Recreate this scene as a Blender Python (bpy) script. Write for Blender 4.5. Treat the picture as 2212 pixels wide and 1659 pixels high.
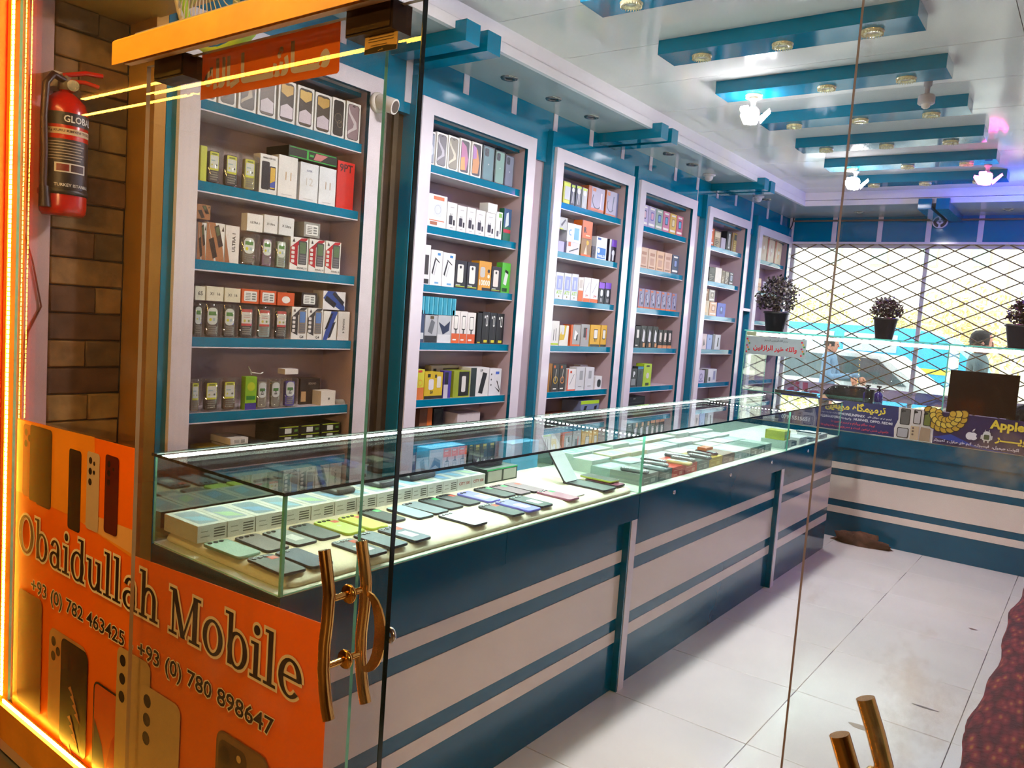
import bpy, math, random
from mathutils import Vector, Matrix
random.seed(7)
SC = bpy.context.scene
COL = SC.collection
for ob in list(bpy.data.objects): bpy.data.objects.remove(ob)

# ---------------------------------------------------------------- camera
CAM = (0.0, 0.0, 1.535)
YAW, PITCH, ROLL, FPX = -0.639755685, -0.0859802888, 0.0730255086, 1706.8889
fw = Vector((math.sin(YAW)*math.cos(PITCH), math.cos(YAW)*math.cos(PITCH), math.sin(PITCH)))
rt = Vector((math.cos(YAW), -math.sin(YAW), 0.0))
up = rt.cross(fw)
r2 = math.cos(ROLL)*rt + math.sin(ROLL)*up
u2 = -math.sin(ROLL)*rt + math.cos(ROLL)*up
cd = bpy.data.cameras.new('camera'); cam = bpy.data.objects.new('camera', cd); COL.objects.link(cam)
cd.sensor_width = 36.0; cd.lens = FPX/2212*36.0; cd.clip_start = 0.02; cd.clip_end = 300
M = Matrix(((r2.x,u2.x,-fw.x,CAM[0]),(r2.y,u2.y,-fw.y,CAM[1]),(r2.z,u2.z,-fw.z,CAM[2]),(0,0,0,1)))
cam.matrix_world = M
SC.camera = cam

# ---------------------------------------------------------------- world, exposure
WORLD_STRENGTH = 6.0
BULB_W, PINK_W, BLUE_W = 33.0, 8.0, 34.0
CASE_LED, FACADE_LED, CORRIDOR_LED = 72.0, 95.0, 60.0
w = bpy.data.worlds.new('sky'); SC.world = w; w.use_nodes = True
nt = w.node_tree
bg = nt.nodes['Background']
sky = nt.nodes.new('ShaderNodeTexSky'); sky.sky_type = 'HOSEK_WILKIE'; sky.turbidity = 5.0; sky.ground_albedo = 0.6
sky.sun_direction = Vector((0.5, 0.35, 0.75)).normalized()
mixn = nt.nodes.new('ShaderNodeMix'); mixn.data_type = 'RGBA'; mixn.inputs[0].default_value = 0.9
nt.links.new(sky.outputs[0], mixn.inputs[6]); mixn.inputs[7].default_value = (0.92, 0.96, 1.0, 1)
nt.links.new(mixn.outputs[2], bg.inputs[0]); bg.inputs[1].default_value = WORLD_STRENGTH
vs = SC.view_settings
vs.view_transform = 'Standard'; vs.look = 'None'; vs.gamma = 1.0; vs.use_curve_mapping = False
vs.exposure = 0.0
cy = SC.cycles
cy.max_bounces = 5; cy.diffuse_bounces = 3; cy.glossy_bounces = 3; cy.transmission_bounces = 3
cy.denoising_prefilter = 'FAST'; cy.denoising_quality = 'BALANCED'
cy.use_adaptive_sampling = True; cy.adaptive_threshold = 0.08; cy.adaptive_min_samples = 16
cy.transparent_max_bounces = 20; cy.caustics_reflective = False; cy.caustics_refractive = False
cy.sample_clamp_indirect = 4.0

# ---------------------------------------------------------------- materials
_m = {}
def S2L(c):
    return tuple((v/12.92 if v <= 0.04045 else ((v+0.055)/1.055)**2.4) for v in c)
def HX(s):
    return S2L(tuple(int(s[i:i+2], 16)/255 for i in (0, 2, 4)))
def mat(name, col, rough=0.5, metal=0.0, spec=0.5, emis=None, es=0.0, var=0.06, vscale=6.0, bump=0.0, bscale=60.0, coat=0.0, alpha=None):
    if name in _m: return _m[name]
    m = bpy.data.materials.new(name); m.use_nodes = True
    nt = m.node_tree; b = nt.nodes['Principled BSDF']
    b.inputs['Roughness'].default_value = rough; b.inputs['Metallic'].default_value = metal
    b.inputs['Specular IOR Level'].default_value = spec
    if coat: b.inputs['Coat Weight'].default_value = coat; b.inputs['Coat Roughness'].default_value = 0.03
    tc = nt.nodes.new('ShaderNodeTexCoord')
    n = nt.nodes.new('ShaderNodeTexNoise'); n.inputs['Scale'].default_value = vscale; n.inputs['Detail'].default_value = 3
    nt.links.new(tc.outputs['Object'], n.inputs['Vector'])
    r = nt.nodes.new('ShaderNodeValToRGB')
    r.color_ramp.elements[0].position = 0.3; r.color_ramp.elements[1].position = 0.7
    r.color_ramp.elements[0].color = tuple(max(0, c*(1-var)) for c in col[:3])+(1,)
    r.color_ramp.elements[1].color = tuple(min(1, c*(1+var)) for c in col[:3])+(1,)
    nt.links.new(n.outputs['Fac'], r.inputs[0]); nt.links.new(r.outputs[0], b.inputs['Base Color'])
    if bump:
        bn = nt.nodes.new('ShaderNodeTexNoise'); bn.inputs['Scale'].default_value = bscale; bn.inputs['Detail'].default_value = 4
        nt.links.new(tc.outputs['Object'], bn.inputs['Vector'])
        bp = nt.nodes.new('ShaderNodeBump'); bp.inputs['Strength'].default_value = bump; bp.inputs['Distance'].default_value = 0.01
        nt.links.new(bn.outputs['Fac'], bp.inputs['Height']); nt.links.new(bp.outputs[0], b.inputs['Normal'])
    if emis is not None:
        b.inputs['Emission Color'].default_value = tuple(emis[:3])+(1,); b.inputs['Emission Strength'].default_value = es
    _m[name] = m; return m
def card(c, rough=0.4):
    """printed card / plastic of one colour, hex string"""
    return mat('card_'+c+('' if rough == 0.4 else '_%d' % int(rough*100)), tuple(v*0.8 for v in HX(c)), rough, var=0.03, vscale=25)
def glass(name, tint=(0.96, 0.98, 0.97), ior=1.45, dirt=0.0, gain=1.0, haze=0.0):
    if name in _m: return _m[name]
    m = bpy.data.materials.new(name); m.use_nodes = True; nt = m.node_tree
    for x in list(nt.nodes):
        if x.type == 'BSDF_PRINCIPLED': nt.nodes.remove(x)
    out = [x for x in nt.nodes if x.type == 'OUTPUT_MATERIAL'][0]
    t = nt.nodes.new('ShaderNodeBsdfTransparent'); t.inputs[0].default_value = tint+(1,)
    g = nt.nodes.new('ShaderNodeBsdfGlossy'); g.inputs['Roughness'].default_value = 0.01; g.inputs[0].default_value = (1, 1, 1, 1)
    f0 = ((ior-1)/(ior+1))**2*gain
    lw = nt.nodes.new('ShaderNodeLayerWeight'); lw.inputs[0].default_value = 0.5
    pw = nt.nodes.new('ShaderNodeMath'); pw.operation = 'POWER'; pw.inputs[1].default_value = 5.0
    nt.links.new(lw.outputs['Facing'], pw.inputs[0])
    mu = nt.nodes.new('ShaderNodeMath'); mu.operation = 'MULTIPLY_ADD'; mu.inputs[1].default_value = 1-f0; mu.inputs[2].default_value = f0
    nt.links.new(pw.outputs[0], mu.inputs[0])
    mx = nt.nodes.new('ShaderNodeMixShader')
    nt.links.new(mu.outputs[0], mx.inputs[0]); nt.links.new(t.outputs[0], mx.inputs[1]); nt.links.new(g.outputs[0], mx.inputs[2])
    last = mx
    if dirt or haze:
        d = nt.nodes.new('ShaderNodeBsdfDiffuse'); d.inputs[0].default_value = (0.7, 0.7, 0.7, 1)
        tc = nt.nodes.new('ShaderNodeTexCoord')
        n1 = nt.nodes.new('ShaderNodeTexNoise'); n1.inputs['Scale'].default_value = 5.5; n1.inputs['Detail'].default_value = 8
        n1.inputs['Roughness'].default_value = 0.65
        nt.links.new(tc.outputs['Object'], n1.inputs['Vector'])
        rp = nt.nodes.new('ShaderNodeMapRange'); rp.inputs[1].default_value = 0.56; rp.inputs[2].default_value = 0.86
        rp.inputs[3].default_value = haze; rp.inputs[4].default_value = haze+dirt
        nt.links.new(n1.outputs['Fac'], rp.inputs[0])
        mx2 = nt.nodes.new('ShaderNodeMixShader')
        nt.links.new(rp.outputs[0], mx2.inputs[0]); nt.links.new(mx.outputs[0], mx2.inputs[1]); nt.links.new(d.outputs[0], mx2.inputs[2])
        last = mx2
    nt.links.new(last.outputs[0], out.inputs['Surface'])
    _m[name] = m; return m
def vinyl(name, col, var=0.1, vscale=3):
    """printed film that lets some light through"""
    m = mat(name, col, 0.35, var=var, vscale=vscale)
    nt = m.node_tree
    if 'thin' in nt.nodes: return m
    b = nt.nodes['Principled BSDF']; out = [x for x in nt.nodes if x.type == 'OUTPUT_MATERIAL'][0]
    t = nt.nodes.new('ShaderNodeBsdfTranslucent'); t.name = 'thin'
    t.inputs[0].default_value = tuple(min(1, c*1.1) for c in col)+(1,)
    mx = nt.nodes.new('ShaderNodeMixShader'); mx.inputs[0].default_value = 0.3
    nt.links.new(b.outputs[0], mx.inputs[1]); nt.links.new(t.outputs[0], mx.inputs[2]); nt.links.new(mx.outputs[0], out.inputs['Surface'])
    return m
def foam(name, col):
    m = mat(name, col, 0.8, bump=0.25, bscale=120, var=0.04)
    b = m.node_tree.nodes['Principled BSDF']; b.inputs['Subsurface Weight'].default_value = 0.0
    b.inputs['Subsurface Radius'].default_value = (0.06, 0.055, 0.035); b.inputs['Subsurface Scale'].default_value = 1.0
    return m
def emit(name, col, strength):
    if name in _m: return _m[name]
    m = bpy.data.materials.new(name); m.use_nodes = True; nt = m.node_tree
    b = nt.nodes['Principled BSDF']; b.inputs['Base Color'].default_value = tuple(col)+(1,)
    b.inputs['Emission Color'].default_value = tuple(col)+(1,); b.inputs['Emission Strength'].default_value = strength
    _m[name] = m; return m

TEAL = mat('teal_laminate', HX('08708f'), 0.08, var=0.04, vscale=3)
TEALD = mat('teal_counter_laminate', HX('034d66'), 0.14, var=0.05, vscale=3)
WHITE = mat('white_laminate', HX('d6cfd9'), 0.10, var=0.03, vscale=2)
CREAMW = mat('counter_white_laminate', HX('d8cbc3'), 0.14, var=0.03, vscale=2)
MAUVE = mat('shelf_back_laminate', HX('b39fa7'), 0.35, var=0.03, vscale=3)
PVC = mat('white_gloss_ceiling', HX('dfe0de'), 0.10, var=0.02, vscale=2, spec=0.6)
SOFFIT = mat('dimmed_gloss_soffit', HX('a9b1b4'), 0.07, var=0.02, vscale=2, spec=0.7)  # same white PVC as the ceiling; its dim light is put into the grey
FASC = mat('fascia_white', HX('eceaf0'), 0.15, var=0.02, vscale=2)
TILE = mat('floor_tile_glaze', HX('d2d3cd'), 0.18, var=0.05, vscale=2.2, spec=0.5)
GROUT = mat('tile_grout', HX('6d6b66'), 0.8)
GEDGE = mat('green_glass_edge', HX('6fc7ae'), 0.15, var=0.15, vscale=30)
GEDGED = mat('dark_glass_edge', HX('0c1f1c'), 0.12, var=0.2, vscale=30)
CLEAR = glass('clear_glass', (0.95, 0.985, 0.97))
CASEG = glass('case_glass', (0.93, 0.985, 0.96), 1.5)
DOORG = glass('door_glass', (0.975, 0.968, 0.95), 1.45, dirt=0.05, haze=0.004)
DIRTG = glass('dusty_door_glass', (0.96, 0.96, 0.955), 1.45, dirt=0.42, haze=0.008)
PLASTIC = glass('clear_blister', (0.94, 0.95, 0.92), 1.45, gain=1.4, haze=0.03)
BRASS = mat('polished_brass', HX('e6b060'), 0.16, metal=1.0, var=0.08, vscale=20)
CHROME = mat('chrome', HX('c8c8cc'), 0.15, metal=1.0)
BLACK = card('17171a'); DARKM = mat('dark_metal', HX('3c2a1c'), 0.4, metal=0.5)
MIRROR = mat('tinted_mirror', HX('8b9995'), 0.04, metal=1.0, var=0.05)

# ---------------------------------------------------------------- mesh helpers
class MB:
    def __init__(s): s.v = []; s.f = []; s.m = []; s.mats = []; s.sm = []
    def mi(s, m):
        if m not in s.mats: s.mats.append(m)
        return s.mats.index(m)
    def add(s, vs, fs, m, smooth=False):
        k = len(s.v); i = s.mi(m); s.v += [tuple(p) for p in vs]
        for f in fs: s.f.append([a+k for a in f]); s.m.append(i); s.sm.append(smooth)
        return s
    def box(s, x0, y0, z0, x1, y1, z1, m, edge=None, axis=None):
        vs = [(x0,y0,z0),(x1,y0,z0),(x1,y1,z0),(x0,y1,z0),(x0,y0,z1),(x1,y0,z1),(x1,y1,z1),(x0,y1,z1)]
        fs = [((0,3,2,1),2),((4,5,6,7),2),((0,1,5,4),1),((2,3,7,6),1),((1,2,6,5),0),((3,0,4,7),0)]
        for f, ax in fs: s.add([vs[i] for i in f], [(0,1,2,3)], edge if (edge and ax != axis) else m)
        return s
    def prism(s, pts, z0, z1, m, side=None, plane='xy', smooth=False):
        def P(a, b, c): return (a, b, c) if plane == 'xy' else ((a, c, b) if plane == 'xz' else (c, a, b))
        n = len(pts)
        area = sum(pts[i][0]*pts[(i+1) % n][1]-pts[(i+1) % n][0]*pts[i][1] for i in range(n))
        flip = (area < 0) != (plane == 'xz')
        A = [P(a, b, z0) for a, b in pts]; B = [P(a, b, z1) for a, b in pts]
        b0 = list(range(n))[::-1]; t0 = list(range(n))
        if flip: b0, t0 = t0, b0
        s.add(A, [b0], m); s.add(B, [t0], m)
        q = [(i, (i+1) % n, n+(i+1) % n, n+i) for i in range(n)]
        if flip: q = [f[::-1] for f in q]
        s.add(A+B, q, side or m, smooth)
        return s
    def cyl(s, p, q, r, m, n=14, r1=None, cap=True, smooth=True):
        p = Vector(p); q = Vector(q); d = (q-p).normalized(); r1 = r if r1 is None else r1
        a = d.orthogonal().normalized(); b = d.cross(a)
        A = [p+(a*math.cos(t)+b*math.sin(t))*r for t in [2*math.pi*i/n for i in range(n)]]
        B = [q+(a*math.cos(t)+b*math.sin(t))*r1 for t in [2*math.pi*i/n for i in range(n)]]
        s.add(A+B, [(i, (i+1) % n, n+(i+1) % n, n+i) for i in range(n)], m, smooth)
        if cap: s.add(A, [list(range(n))[::-1]], m); s.add(B, [list(range(n))], m)
        return s
    def tube(s, pts, r, m, n=8):
        pts = [Vector(p) for p in pts]; rings = []; prev = None
        for i, p in enumerate(pts):
            d = (pts[min(i+1, len(pts)-1)]-pts[max(i-1, 0)]).normalized()
            a = d.orthogonal().normalized() if prev is None else (prev-d*prev.dot(d)).normalized()
            prev = a; b = d.cross(a); rr = r[i] if isinstance(r, (list, tuple)) else r
            rings.append([p+(a*math.cos(2*math.pi*k/n)+b*math.sin(2*math.pi*k/n))*rr for k in range(n)])
        vs = [v for R in rings for v in R]
        fs = [(i*n+k, i*n+(k+1) % n, (i+1)*n+(k+1) % n, (i+1)*n+k) for i in range(len(pts)-1) for k in range(n)]
        s.add(vs, fs, m, True); s.add(rings[0], [list(range(n))[::-1]], m); s.add(rings[-1], [list(range(n))], m)
        return s
    def lathe(s, prof, c, m, n=20, axis='z', smooth=True):
        vs = []
        for r, h in prof:
            for k in range(n):
                a = 2*math.pi*k/n; x, y = r*math.cos(a), r*math.sin(a)
                vs.append((c[0]+x, c[1]+y, c[2]+h) if axis == 'z' else ((c[0]+h, c[1]+x, c[2]+y) if axis == 'x' else (c[0]+y, c[1]+h, c[2]+x)))
        fs = [(i*n+k, i*n+(k+1) % n, (i+1)*n+(k+1) % n, (i+1)*n+k) for i in range(len(prof)-1) for k in range(n)]
        s.add(vs, fs, m, smooth); return s
    def build(s, name, parent=None, loc=None, rot=None):
        me = bpy.data.meshes.new(name); me.from_pydata(s.v, [], s.f)
        for m in s.mats: me.materials.append(m)
        me.polygons.foreach_set('material_index', s.m); me.polygons.foreach_set('use_smooth', s.sm); me.update()
        o = bpy.data.objects.new(name, me); COL.objects.link(o)
        if parent is not None: o.parent = parent
        if loc is not None: o.location = loc
        if rot is not None: o.rotation_euler = rot
        return o
def rrect(w, h, r, seg=4, cx=0, cy=0):
    P = []
    for qx, qy, a0 in ((w/2-r, h/2-r, 0), (-w/2+r, h/2-r, 90), (-w/2+r, -h/2+r, 180), (w/2-r, -h/2+r, 270)):
        for k in range(seg+1):
            a = math.radians(a0+90*k/seg); P.append((cx+qx+r*math.cos(a), cy+qy+r*math.sin(a)))
    return P
def tag(o, label=None, cat=None, group=None, kind=None):
    if label: o['label'] = label
    if cat: o['category'] = cat
    if group: o['group'] = group
    if kind: o['kind'] = kind
    return o
def empty(name, loc=(0, 0, 0), rot=None):
    o = bpy.data.objects.new(name, None); o.empty_display_size = 0.05; COL.objects.link(o); o.location = loc
    if rot: o.rotation_euler = rot
    return o
def part(name, parent, *a, **k):
    return MB().box(*a, **k).build(name, parent)
def copy_tree(o, parent=None):
    c = o.copy(); COL.objects.link(c); c.parent = parent
    for ch in list(o.children): copy_tree(ch, c)
    return c

# ---------------------------------------------------------------- lettering
FORMS = {'ا':'ﺍﺎ','آ':'ﺁﺂ','ب':'ﺏﺐﺑﺒ','پ':'ﭖﭗﭘﭙ','ت':'ﺕﺖﺗﺘ','ث':'ﺙﺚﺛﺜ','ج':'ﺝﺞﺟﺠ','ح':'ﺡﺢﺣﺤ','خ':'ﺥﺦﺧﺨ','د':'ﺩﺪ','ذ':'ﺫﺬ','ر':'ﺭﺮ','ز':'ﺯﺰ',
 'س':'ﺱﺲﺳﺴ','ش':'ﺵﺶﺷﺸ','ص':'ﺹﺺﺻﺼ','ع':'ﻉﻊﻋﻌ','غ':'ﻍﻎﻏﻐ','ف':'ﻑﻒﻓﻔ','ق':'ﻕﻖﻗﻘ','ک':'ﮎﮏﮐﮑ','گ':'ﮒﮓﮔﮕ','ل':'ﻝﻞﻟﻠ','م':'ﻡﻢﻣﻤ',
 'ن':'ﻥﻦﻧﻨ','و':'ﻭﻮ','ه':'ﻩﻪﻫﻬ','ی':'ﯼﯽﯾﯿ','ة':'ﺓﺔ','ء':'ﺀ','ـ':'ـ'*4}
def arabic(s):
    """joined letter forms in left to right drawing order"""
    out = []
    J = lambda c: len(FORMS.get(c, ''))
    for i, c in enumerate(s):
        f = FORMS.get(c)
        if not f: out.append(c); continue
        p = i > 0 and J(s[i-1]) == 4 and len(f) >= 2
        n = i < len(s)-1 and J(s[i+1]) >= 2 and len(f) == 4
        out.append(f[3] if p and n else f[1] if p else f[2] if n else f[0])
    return ''.join(out[::-1])
_tx = {}
def textmesh(s, bold=0.0):
    k = (s, bold)
    if k not in _tx:
        cu = bpy.data.curves.new('lettering', 'FONT'); cu.body = s; cu.size = 1; cu.offset = bold; cu.resolution_u = 2
        o = bpy.data.objects.new('lettering', cu); COL.objects.link(o)
        dg = bpy.context.evaluated_depsgraph_get(); e = o.evaluated_get(dg); me = e.to_mesh()
        vs = [(v.co.x, v.co.y) for v in me.vertices]; fs = [list(p.vertices) for p in me.polygons]
        e.to_mesh_clear(); bpy.data.objects.remove(o); bpy.data.curves.remove(cu)
        if not vs: vs = [(0, 0), (1, 0), (0, 1)]
        par = list(range(len(vs)))
        def root(i):
            while par[i] != i: par[i] = par[par[i]]; i = par[i]
            return i
        for f in fs:
            for i in f[1:]: par[root(i)] = root(f[0])
        ids = {}
        vs = [(x, y, ids.setdefault(root(i), len(ids))) for i, (x, y) in enumerate(vs)]
        x0 = min(v[0] for v in vs); x1 = max(v[0] for v in vs); y0 = min(v[1] for v in vs); y1 = max(v[1] for v in vs)
        _tx[k] = (vs, fs, x0, x1, y0, y1)
    return _tx[k]
class Draw:
    """flat print on a face: origin O, unit axes U V, normal N; u,v run 0..1 over w x h"""
    def __init__(s, O, U, V, w, h, lift=0.0004, step=0.00012):
        s.O = Vector(O); s.U = Vector(U); s.V = Vector(V); s.N = s.U.cross(s.V); s.w = w; s.h = h; s.l = lift; s.st = step; s.mb = MB()
    def P(s, u, v): return s.O+s.U*(u*s.w)+s.V*(v*s.h)+s.N*s.l
    def poly(s, pts, c):
        n = len(pts); ar = sum(pts[i][0]*pts[(i+1) % n][1]-pts[(i+1) % n][0]*pts[i][1] for i in range(n))
        if ar < 0: pts = pts[::-1]
        s.mb.add([s.P(u, v) for u, v in pts], [list(range(n))], c if not isinstance(c, str) else card(c)); s.l += s.st; return s
    def rect(s, a, b, c, d, col): return s.poly([(a, b), (c, b), (c, d), (a, d)], col)
    def rr(s, a, b, c, d, col, r=0.12):
        W, H = (c-a)*s.w, (d-b)*s.h; R = r*min(W, H)
        return s.poly([((a+c)/2+x/s.w, (b+d)/2+y/s.h) for x, y in rrect(W, H, R)], col)
    def ell(s, cu, cv, r, col, n=14, asp=1.0, a0=0, a1=360):
        k = n if a1-a0 >= 360 else n+1
        return s.poly([(cu+r*math.cos(math.radians(a0+(a1-a0)*i/n)), cv+r*asp*s.w/s.h*math.sin(math.radians(a0+(a1-a0)*i/n))) for i in range(k)], col)
    def ring(s, cu, cv, r, t, col, n=18, a0=0, a1=360):
        m = col if not isinstance(col, str) else card(col)
        for i in range(n):
            A = math.radians(a0+(a1-a0)*i/n); B = math.radians(a0+(a1-a0)*(i+1)/n); k = s.w/s.h
            s.mb.add([s.P(cu+q*math.cos(x), cv+q*k*math.sin(x)) for q, x in ((r-t, A), (r, A), (r, B), (r-t, B))], [(0, 1, 2, 3)], m)
        s.l += s.st; return s
    def text(s, t, u0, v0, u1, v1, col, bold=0.0, rot=0, fit=False):
        vs, fs, x0, x1, y0, y1 = textmesh(t, bold); m = col if not isinstance(col, str) else card(col)
        W, H = (u1-u0)*s.w, (v1-v0)*s.h
        a, b = (x1-x0) or 1, (y1-y0) or 1
        if rot: a, b = b, a
        kx, ky = W/a, H/b
        if not fit: kx = ky = min(kx, ky)
        cx, cy = (u0+u1)/2*s.w, (v0+v1)/2*s.h
        P = []
        for x, y, isl in vs:
            x -= (x0+x1)/2; y -= (y0+y1)/2
            if rot == 90: x, y = -y, x
            if rot == -90: x, y = y, -x
            P.append(s.P((cx+x*kx)/s.w, (cy+y*ky)/s.h)+s.N*(isl*8e-6))
        s.mb.add(P, fs, m); s.l += s.st; return s
    def build(s, name, parent): return s.mb.build(name, parent)
# ---------------------------------------------------------------- building helpers in world coordinates
def wp(name, parent, mb):
    o = mb.build(name, parent)
    if parent is not None: o.location = -parent.location
    return o
def B(*a, **k): return MB().box(*a, **k)
def struct(name, mb, label=None):
    o = mb.build(name); o['kind'] = 'structure'
    if label: o['label'] = label
    return o
def sgroup(name, loc=(0, 0, 0)):
    o = empty(name, loc); o['kind'] = 'structure'; return o
def pillow(mb, pts, prof, m, top=None):
    """stack of inset outlines: prof = [(inset, z)]"""
    n = len(pts); cx = sum(p[0] for p in pts)/n; cy_ = sum(p[1] for p in pts)/n
    hx = max(abs(p[0]-cx) for p in pts); hy = max(abs(p[1]-cy_) for p in pts); vs = []
    for ins, z in prof:
        for x, y in pts: vs.append((cx+(x-cx)*(1-ins/hx), cy_+(y-cy_)*(1-ins/hy), z))
    fs = [(i*n+k, i*n+(k+1) % n, (i+1)*n+(k+1) % n, (i+1)*n+k) for i in range(len(prof)-1) for k in range(n)]
    mb.add(vs, fs, m, True); mb.add(vs[:n], [list(range(n))[::-1]], m); mb.add(vs[-n:], [list(range(n))], top or m)
    return mb

XW, XC, ZS, ZC, YW, XR = -2.76, -2.38, 2.742, 2.862, 8.28, 1.2
YFF = 7.53
# ---------------------------------------------------------------- floor with tiles
floor = struct('floor', B(-3.3, 1.02, -0.06, XR, YW, -0.012, GROUT))
tile_mesh = None
for i in range(-1, 5):
    for j in range(-4, 6):
        x0 = -1.517+0.6*i; y0 = 3.467+0.6*j
        if y0+0.6 > 7.3 or x0 > 0.9 or y0 < 1.0: continue
        if tile_mesh is None:
            t = MB()
            pillow(t, [(0.0012, 0.0012), (0.5988, 0.0012), (0.5988, 0.5988), (0.0012, 0.5988)], [(0, -0.012), (0, -0.0008), (0.0012, 0)], TILE)
            o = t.build('floor_tile', floor); tile_mesh = o.data; o.location = (x0, y0, 0)
        else:
            o = bpy.data.objects.new('floor_tile', tile_mesh); COL.objects.link(o); o.parent = floor; o.location = (x0, y0, 0)
# ---------------------------------------------------------------- walls
wl = struct('wall_left', B(-3.05, 1.06, 0, -2.945, 8.4, 3.0, MAUVE))
wp('teal_band', wl, B(-2.945, 1.48, 2.45, XW, 8.28, 2.745, TEAL))
k = 0
for j in range(-3, 13):
    y = 3.109+0.41*j
    if 1.5 < y < 8.2: wp('white_strip', wl, B(XW, y, 2.5, XW+0.004, y+0.042, ZS, WHITE))
UN = [(1.55, 2.515), (2.765, 3.70), (3.91, 4.865), (4.965, 5.912), (6.155, 7.09), (7.33, 8.265)]
for a, b in zip([u[1] for u in UN[:-1]], [u[0] for u in UN[1:]]):
    if b-a > 0.12:
        if a < 2.6:
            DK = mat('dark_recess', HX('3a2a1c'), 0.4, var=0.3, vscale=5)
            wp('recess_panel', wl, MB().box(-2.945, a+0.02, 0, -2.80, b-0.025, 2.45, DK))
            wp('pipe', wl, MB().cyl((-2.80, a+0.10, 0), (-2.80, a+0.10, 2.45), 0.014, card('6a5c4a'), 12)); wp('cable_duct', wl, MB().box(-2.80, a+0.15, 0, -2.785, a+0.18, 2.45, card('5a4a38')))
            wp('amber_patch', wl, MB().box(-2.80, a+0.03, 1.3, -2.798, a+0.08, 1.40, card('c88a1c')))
            continue
        p = MB().box(-2.945, a+0.02, 0, -2.775, b-0.025, 2.45, MAUVE)
        wp('recess_panel', wl, p)
        s = MB()
        for z in (0.95, 1.2, 1.62, 2.02, 2.36): s.cyl((-2.776, a+0.05, z), (-2.7735, a+0.05, z), 0.004, BLACK, 8)
        q = wp('screw_hole', wl, s); q['kind'] = 'stuff'
wp('bracket_ledge', wl, B(-2.775, 7.11, 1.735, -2.71, 7.305, 1.76, WHITE))
# white strip of wall and stone cladding beside the entrance
wp('white_plaster', wl, B(-2.945, 1.06, 0, -2.90, 1.215, 2.47, mat('pinkish_plaster', HX('d9b6b2'), 0.5)))
STONE = [mat('stone_%d' % i, HX(c), 0.7, var=0.35, vscale=14, bump=0.5, bscale=26) for i, c in enumerate(('6a4526', '4f331d', '7c5a30', '5a4326', '86683a'))]
wp('stone_backing', wl, B(-2.945, 1.215, 0, -2.915, 1.47, 2.47, card('2a1c10')))
z = 0.0; row = 0
while z < 2.46:
    cuts = [1.217, 1.217+0.25*random.uniform(0.3, 0.7), 1.468] if row % 2 else [1.217, 1.468]
    for a, b in zip(cuts[:-1], cuts[1:]):
        d = random.uniform(0.0, 0.012); t = MB()
        pillow(t, [(a, z+0.002), (b-0.003, z+0.002), (b-0.003, min(z+0.093, 2.465)), (a, min(z+0.093, 2.465))], [(0, 0), (0, 0.01+d), (0.004, 0.014+d)], random.choice(STONE))
        t.v = [(-2.915+c, a_, b_) for a_, b_, c in t.v]
        t.f = [f for f in t.f]
        wp('stone', wl, t)
    z += 0.0955; row += 1
struct('trim_1', B(-2.90, 1.468, 0, -2.72, 1.51, 2.55, mat('bronze_trim', HX('a8762c'), 0.35, metal=0.4)))
struct('wall_right', B(XR, 1.0, 0, XR+0.1, 8.4, 3.0, WHITE))
# far wall with window
wf = sgroup('wall_far')
wp('sill_wall', wf, B(-2.945, YW, 0, XR, YW+0.12, 0.82, WHITE))
wp('head_wall', wf, B(-2.945, YW, 2.50, XR, YW+0.12, 3.0, TEAL))
wp('jamb', wf, B(-2.945, YW, 0.82, -2.72, YW+0.12, 2.50, WHITE)); wp('jamb', wf, B(XR-0.1, YW, 0.82, XR, YW+0.12, 2.50, WHITE))
wp('window_head', wf, B(-2.72, YW-0.012, 2.482, XR, YW+0.1, 2.502, WHITE))
for j in range(-1, 9):
    x = -2.32+0.424*j; wp('white_strip', wf, B(x, YW-0.004, 2.502, x+0.045, YW, ZS, WHITE))
# ---------------------------------------------------------------- soffits, fascia, ceiling
def soffit(name, boxes):
    g = sgroup(name)
    for nm, a, m in boxes: wp(nm, g, B(*a, m))
    return g
soffit('trim_2', [('soffit_board', (-2.945, 1.10, ZS, XC, YW, ZS+0.05), SOFFIT), ('fascia_board', (XC-0.02, 1.10, ZS-0.0005, XC, YFF, ZC), FASC),
                  ('fascia_lip', (XC, 1.10, ZS-0.0005, XC+0.006, YFF, ZS+0.045), FASC)])
soffit('trim_3', [('soffit_board', (XC, YFF, ZS, XR, YW, ZS+0.05), SOFFIT), ('fascia_board', (XC, YFF, ZS-0.0005, XR, YFF+0.02, ZC), FASC),
                  ('fascia_lip', (XC, YFF-0.006, ZS-0.0005, XR, YFF, ZS+0.045), FASC)])
ceil = struct('ceiling', B(-3.05, 1.0, 2.875, XR, 8.4, 3.0, card('2c2a28')))
y = 3.56-0.55*4-0.12
while y < YFF:
    y1 = min(y+0.55, YFF+0.02)
    wp('ceiling_panel', ceil, B(XC-0.02, max(y, 1.1)+0.002, ZC, -0.42, y1-0.002, 2.876, PVC))
    wp('ceiling_panel', ceil, B(-0.417, max(y, 1.1)+0.002, ZC, XR, y1-0.002, 2.876, PVC)); y += 0.55
struct('trim_4', B(-2.945, 1.062, 2.467, -2.2, 1.48, 2.53, mat('entrance_ceiling_board', HX('b0803a'), 0.4)), 'low ceiling board just inside the entrance')
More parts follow.
